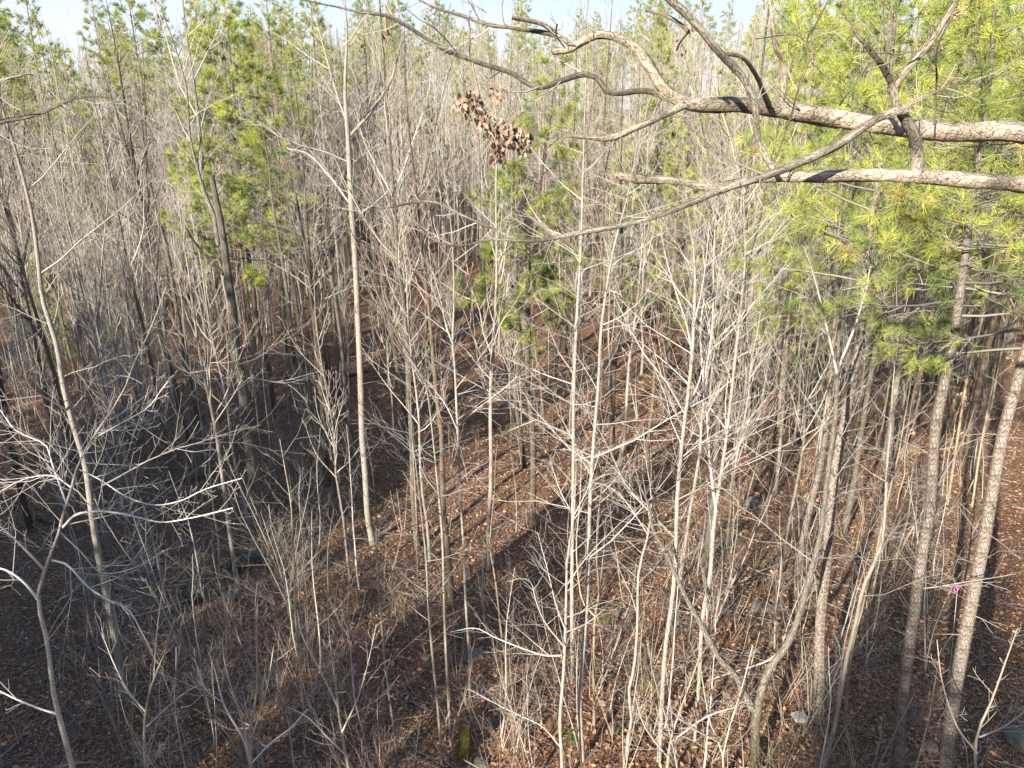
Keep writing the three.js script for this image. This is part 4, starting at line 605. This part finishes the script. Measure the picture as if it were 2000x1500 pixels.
// ---------------------------------------------------------------- leaf litter, rocks, logs, tufts
{
  reseed(6001);
  const mb = new MB();
  for (let k = 0; k <= 2; k++) { const t = k / 2 - 0.5, w = k === 1 ? 0.3 : 0.1; for (const s of [-1, 1]) mb.vert(V3(s * w, 0.1 * Math.abs(t) * 2 + (s > 0 ? 0.06 : 0), t), V3(0, 1, t * 0.6).normalize(), 0, 0, [1, 1, 1]); }
  for (let k = 0; k < 2; k++) { const b = k * 2; mb.i.push(b, b + 2, b + 1, b + 1, b + 2, b + 3); }
  const N = 110000, im = new THREE.InstancedMesh(mb.geo(), M.leaf, N), m = new THREE.Matrix4(), q = new THREE.Quaternion(), e = new THREE.Euler(), c = new THREE.Color();
  for (let k = 0; k < N; k++) {
    const D = 8.5 + 34 * Math.pow(rnd(), 0.8), x = rr(-1, 1) * (D * 0.82 + 2), z = -D, s = rnd() < 0.25 ? rr(0.08, 0.13) : rr(0.03, 0.075);
    e.set(rr(-0.6, 0.6), rr(0, 6.28), rr(-0.6, 0.6)); m.compose(V3(x, groundH(x, z) + rr(0.005, 0.05), z), q.setFromEuler(e), V3(s, s, s)); im.setMatrixAt(k, m);
    const b = rr(0.5, 1.15), h = rnd(); im.setColorAt(k, h < 0.07 ? c.setRGB(0.46 * b, 0.34 * b, 0.24 * b) : h < 0.64 ? c.setRGB(0.47 * b, 0.235 * b, 0.105 * b) : c.setRGB(0.32 * b, 0.175 * b, 0.095 * b));
  }
  im.name = 'leaf_litter'; im.userData = { label: 'brown fallen leaves covering the forest floor', category: 'leaves', kind: 'stuff' }; im.receiveShadow = im.castShadow = true; scene.add(im);
}
{
  reseed(6101); const mb = new MB(); mb.tube([V3(-0.5, 0.02, 0), V3(-0.2, 0.035, 0.04), V3(0.15, 0.02, -0.03), V3(0.5, 0.05, 0.05)], [0.012, 0.011, 0.008, 0.004], 4, [1, 1, 1]); mb.tube([V3(0, 0.03, 0.01), V3(0.2, 0.07, 0.16)], [0.006, 0.003], 3, [1, 1, 1]);
  const N = 3600, im = new THREE.InstancedMesh(mb.geo(), M.twig, N), m = new THREE.Matrix4(), q = new THREE.Quaternion(), e = new THREE.Euler(), c = new THREE.Color();
  for (let k = 0; k < N; k++) { const D = 8.5 + 34 * Math.pow(rnd(), 0.85), x = rr(-1, 1) * (D * 0.82 + 2), z = -D, s = rr(0.4, 2.0); e.set(rr(-0.15, 0.15), rr(0, 6.28), rr(-0.2, 0.25)); m.compose(V3(x, groundH(x, z) + 0.02, z), q.setFromEuler(e), V3(s, rr(0.6, 1.3), rr(0.6, 1.3))); im.setMatrixAt(k, m); const b = rr(0.1, 0.36); im.setColorAt(k, c.setRGB(b, b * 0.88, b * 0.76)); }
  im.name = 'fallen_sticks'; im.userData = { label: 'fallen grey twigs and sticks strewn over the leaf litter', category: 'sticks', kind: 'stuff' }; scene.add(im);
}
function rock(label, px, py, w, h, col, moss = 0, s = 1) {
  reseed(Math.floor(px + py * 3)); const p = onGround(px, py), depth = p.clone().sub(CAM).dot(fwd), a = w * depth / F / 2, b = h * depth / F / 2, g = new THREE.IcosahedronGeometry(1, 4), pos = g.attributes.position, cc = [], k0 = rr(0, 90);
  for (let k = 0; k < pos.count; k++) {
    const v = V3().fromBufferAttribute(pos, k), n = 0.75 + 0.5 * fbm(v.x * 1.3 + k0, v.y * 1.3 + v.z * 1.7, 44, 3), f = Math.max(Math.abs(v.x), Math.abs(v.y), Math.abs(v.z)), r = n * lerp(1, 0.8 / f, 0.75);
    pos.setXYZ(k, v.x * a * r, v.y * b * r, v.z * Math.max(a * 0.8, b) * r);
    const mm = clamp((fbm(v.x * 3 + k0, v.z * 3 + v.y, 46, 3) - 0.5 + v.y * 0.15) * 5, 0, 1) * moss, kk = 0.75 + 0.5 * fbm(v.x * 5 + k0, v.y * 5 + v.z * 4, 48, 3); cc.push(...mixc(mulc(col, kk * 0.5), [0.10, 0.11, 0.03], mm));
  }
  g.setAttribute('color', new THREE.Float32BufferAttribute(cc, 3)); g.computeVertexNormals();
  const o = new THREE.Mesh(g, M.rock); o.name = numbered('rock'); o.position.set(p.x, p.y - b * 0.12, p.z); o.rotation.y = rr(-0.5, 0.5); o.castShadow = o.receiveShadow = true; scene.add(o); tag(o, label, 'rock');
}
const RG = [0.34, 0.31, 0.25];
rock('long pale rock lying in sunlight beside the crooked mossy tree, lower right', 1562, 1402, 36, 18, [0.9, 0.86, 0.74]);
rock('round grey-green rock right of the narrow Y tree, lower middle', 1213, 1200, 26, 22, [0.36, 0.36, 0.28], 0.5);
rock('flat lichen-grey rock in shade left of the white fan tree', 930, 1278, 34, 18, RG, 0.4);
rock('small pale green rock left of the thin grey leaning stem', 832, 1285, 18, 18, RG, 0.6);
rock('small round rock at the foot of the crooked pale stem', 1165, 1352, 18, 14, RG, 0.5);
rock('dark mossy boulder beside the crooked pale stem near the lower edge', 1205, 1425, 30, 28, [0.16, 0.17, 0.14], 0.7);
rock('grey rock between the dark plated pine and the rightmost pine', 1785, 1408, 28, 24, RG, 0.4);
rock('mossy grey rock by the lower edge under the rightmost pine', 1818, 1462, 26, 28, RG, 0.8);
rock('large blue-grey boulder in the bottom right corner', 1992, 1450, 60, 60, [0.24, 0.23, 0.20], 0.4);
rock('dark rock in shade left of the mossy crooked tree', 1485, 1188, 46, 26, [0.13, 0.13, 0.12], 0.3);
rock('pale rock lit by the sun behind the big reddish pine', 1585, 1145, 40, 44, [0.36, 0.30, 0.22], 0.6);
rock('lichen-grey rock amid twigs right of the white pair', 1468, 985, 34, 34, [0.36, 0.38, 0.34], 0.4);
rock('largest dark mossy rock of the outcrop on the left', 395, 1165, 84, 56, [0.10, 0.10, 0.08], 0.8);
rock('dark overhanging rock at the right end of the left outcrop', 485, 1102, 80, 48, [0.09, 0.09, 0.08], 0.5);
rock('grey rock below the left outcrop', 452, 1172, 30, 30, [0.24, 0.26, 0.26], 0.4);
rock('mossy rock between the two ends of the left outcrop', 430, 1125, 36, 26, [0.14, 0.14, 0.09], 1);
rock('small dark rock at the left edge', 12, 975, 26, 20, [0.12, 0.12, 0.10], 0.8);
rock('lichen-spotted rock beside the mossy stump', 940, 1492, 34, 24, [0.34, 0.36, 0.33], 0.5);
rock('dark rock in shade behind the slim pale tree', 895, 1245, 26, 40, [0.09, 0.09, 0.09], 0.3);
for (const [label, px, py, D, h] of [['sapling holding orange-brown dead leaves left of the dark plated pine trunk', 1795, 770, 21, 3.2], ['sapling with dead brown leaves right of the dark plated pine trunk', 1880, 775, 22, 3.0], ['sapling with a few brown leaves behind the big reddish pine', 1682, 772, 22, 2.6], ['low sapling with brown leaves between white pair and reddish pine', 1590, 915, 19, 2.2], ['sapling of pale brown leaves at the right edge', 1950, 715, 22, 2.6], ['small sapling with brown leaves right of the white group', 1440, 985, 18, 1.8]]) {
  reseed(px * 5); const top = onPlane(px, py, D), p = V3(top.x, groundH(top.x, top.z), top.z), H = Math.max(1.5, top.y - p.y + 0.4), o = thing('leafy_sapling', p, label, 'sapling'), st = new MB(), tw = new MB(), lf = new MB();
  const P = [], R = []; for (let k = 0; k <= 7; k++) { P.push(V3(rr(-0.06, 0.06), H * k / 7, rr(-0.06, 0.06))); R.push(0.022 * (1 - 0.8 * k / 7)); }
  st.tube(P, R, 6, C.tan); const before = () => lf; dress(tw, P, R, { n: 16, from: Math.max(0.3, 1 - h / H), to: 1, len: 0.8, lv: 1, o: twigO(C.twigRed, 0.003, 0.05, 0.16), ang: [0.7, 1.2], slim: 0.008 });
  for (let k = 0; k < 150; k++) { const i = Math.floor(rnd() * (tw.p.length / 3)) * 3, c = V3(tw.p[i], tw.p[i + 1], tw.p[i + 2]), d = randV().normalize(), e = d.clone().cross(randV()).normalize().multiplyScalar(0.022), L = rr(0.06, 0.11), cl = mulc([0.42, 0.22, 0.10], rr(0.6, 1.2)), t = c.clone().addScaledVector(d, L).add(V3(0, -0.03, 0)), m = c.clone().lerp(t, 0.5); lf.tri(c, m.clone().add(e), t, cl); lf.tri(c, t, m.clone().sub(e).add(V3(0, 0.012, 0)), cl); }
  st.build('stem', M.twig, o); tw.build('twigs', M.twig, o); lf.build('leaves', M.leaf, o).userData = { kind: 'stuff' };
}
{ // mossy stump
  reseed(331); const p = onGround(902, 1478), o = thing('tree_stump', p, 'yellow-green mossy broken stump on the lower edge left of centre', 'stump'), mb = new MB(), P = [], R = [];
  for (let k = 0; k <= 6; k++) { P.push(V3(0.02 * k, -0.2 + k * 0.17, -0.01 * k)); R.push(0.17 - k * 0.014 + (k === 0 ? 0.08 : 0)); }
  mb.tube(P, R, 14, (t, q) => mixc([0.13, 0.13, 0.02], [0.20, 0.19, 0.03], vnoise(q.y * 9, 3)), (a, s) => 1 + 0.25 * (vnoise(Math.cos(a * 6.28) * 2 + 4, Math.sin(a * 6.28) * 2 + s * 2, 8) - 0.5) + (s > 0.85 ? 0.3 * (vnoise(a * 9, 5) - 0.5) : 0), [0.16, 0.12, 0.06]); mb.build('stump_body', M.rough, o);
}
for (const [label, a, b, w, col] of [
  ['thin fallen branch lying on the shaded slope left of the snag', [330, 945], [455, 925], 5, C.dark], ['fallen log on the sunlit slope left of centre', [560, 742], [612, 730], 7, C.dark], ['short dark fallen log right of the mossy brown trunk', [672, 738], [720, 728], 7, C.dark],
  ['fallen reddish branch leaning behind the two white trees', [1165, 838], [1245, 790], 5, C.tan], ['fallen dark branch on the shaded slope at the left', [60, 1010], [160, 1045], 6, C.dark], ['long fallen branch on the slope at the right edge', [1900, 1000], [1990, 985], 6, C.tan]]) {
  reseed(Math.floor(a[0])); const p = onGround(...a), q = onGround(...b), o = thing('fallen_branch', p, label, 'branch'), mb = new MB(), r = pxR(p, w), P = [], R = [];
  for (let k = 0; k <= 8; k++) { const c = p.clone().lerp(q, k / 8); c.y = groundH(c.x, c.z) + r * 0.7 + 0.03; P.push(c.sub(p)); R.push(r * (1 - 0.06 * k)); }
  mb.tube(P, R, 8, colVar(col, 0.2), null, [0.2, 0.14, 0.1]); const tw = new MB(); dress(tw, P, R, { n: 6, from: 0.3, to: 1, len: 0.5, lv: 0, o: twigO(col, 0.005), ang: [0.5, 1] }); mb.build('branch_wood', M.rough, o); tw.build('twigs', M.twig, o);
}
for (const [label, px, py, s] of [['green grass tuft at the foot of the right centre pine', 1050, 1028, 1], ['grass tuft beside the crooked pale stem', 1242, 1318, 1.1], ['grass tuft right of the round grey-green rock', 1258, 1345, 0.9], ['grass tuft behind the narrow Y tree', 1180, 1215, 0.8], ['grass tuft on the lower edge left of the long pale rock', 1500, 1478, 0.8], ['grass tuft between the dark mossy boulder and the lower edge', 1120, 1450, 0.8], ['grass tuft in front of the pale wavy trunk', 1705, 1235, 0.7], ['grass tuft in the sunny gap right of the big reddish pine', 1745, 1280, 0.7]]) {
  reseed(Math.floor(px * 3)); const p = onGround(px, py), o = thing('grass_tuft', p, label, 'grass tuft'), mb = new MB();
  for (let k = 0; k < 60; k++) { const a = rr(0, 6.28), l = rr(0.15, 0.42) * s, d = V3(Math.cos(a), 0, Math.sin(a)), b = d.clone().multiplyScalar(rr(0, 0.12)), sd = V3(-d.z, 0, d.x).multiplyScalar(0.006), c = mulc([0.12, 0.16, 0.04], rr(0.7, 1.5)), mid = b.clone().addScaledVector(d, l * 0.3).setY(l * 0.75), tip = b.clone().addScaledVector(d, l * 0.75).setY(l * 0.7); mb.tri(b.clone().add(sd), b.clone().sub(sd), mid, c); mb.tri(mid.clone().add(sd), mid.clone().sub(sd), tip, c); }
  mb.build('blades', M.grass, o);
}
for (const [label, px, py, s, D] of [['pink survey ribbon tied to a twig between the two right pine trunks', 1868, 1147, 1, 12.5], ['small pink ribbon near the lower edge at the right', 1885, 1457, 0.6, 10]]) {
  const p = onPlane(px, py, D), o = thing('survey_ribbon', p, label, 'ribbon');
  for (const k of [-1, 1]) { const sh = new THREE.PlaneGeometry(0.022 * s, 0.17 * s, 1, 8), q = sh.attributes.position; for (let i = 0; i < q.count; i++) { const y = q.getY(i); q.setXYZ(i, q.getX(i) + k * 0.022 * s + k * 0.02 * Math.sin(y * 30), y - 0.07 * s, 0.02 * Math.sin(y * 25 + k)); } sh.computeVertexNormals(); const m = new THREE.Mesh(sh, M.ribbon); m.name = 'ribbon_tail'; o.add(m); }
  const kn = new THREE.Mesh(new THREE.TorusGeometry(0.012 * s, 0.007 * s, 6, 10), M.ribbon); kn.name = 'knot'; kn.rotation.y = 0.4; o.add(kn);
  const mb = new MB(), g = V3(0.3, groundH(p.x + 0.3, p.z) - p.y, 0.1); mb.tube([g, V3(0.2, g.y * 0.5, 0), V3(0.03, -0.05, 0), V3(-0.1, 0.25, -0.05)], [0.012, 0.01, 0.006, 0.004], 5, C.twig); mb.build('twig', M.twig, o);
}
{ // look-alikes in one spot are told apart by their order across the view
  const same = new Map(), ORD = ['first', 'second', 'third', 'fourth', 'fifth', 'sixth', 'seventh', 'eighth', 'ninth', 'tenth'];
  for (const o of scene.children) if (o.userData.group && o.userData.label) (same.get(o.userData.label) ?? same.set(o.userData.label, []).get(o.userData.label)).push(o);
  for (const [l, list] of same) if (list.length > 1) list.map((o) => [o.position.x / -o.position.z, o]).sort((a, b) => a[0] - b[0]).forEach(([, o], k, a) => { o.userData.label = a.length === 2 ? `${l}, the ${k ? 'right' : 'left'} one` : `${l}, ${ORD[k]} from left`; });
}
scene.traverse((o) => { if (o.isMesh) o.castShadow = o.receiveShadow = true; });
renderer.render(scene, camera);
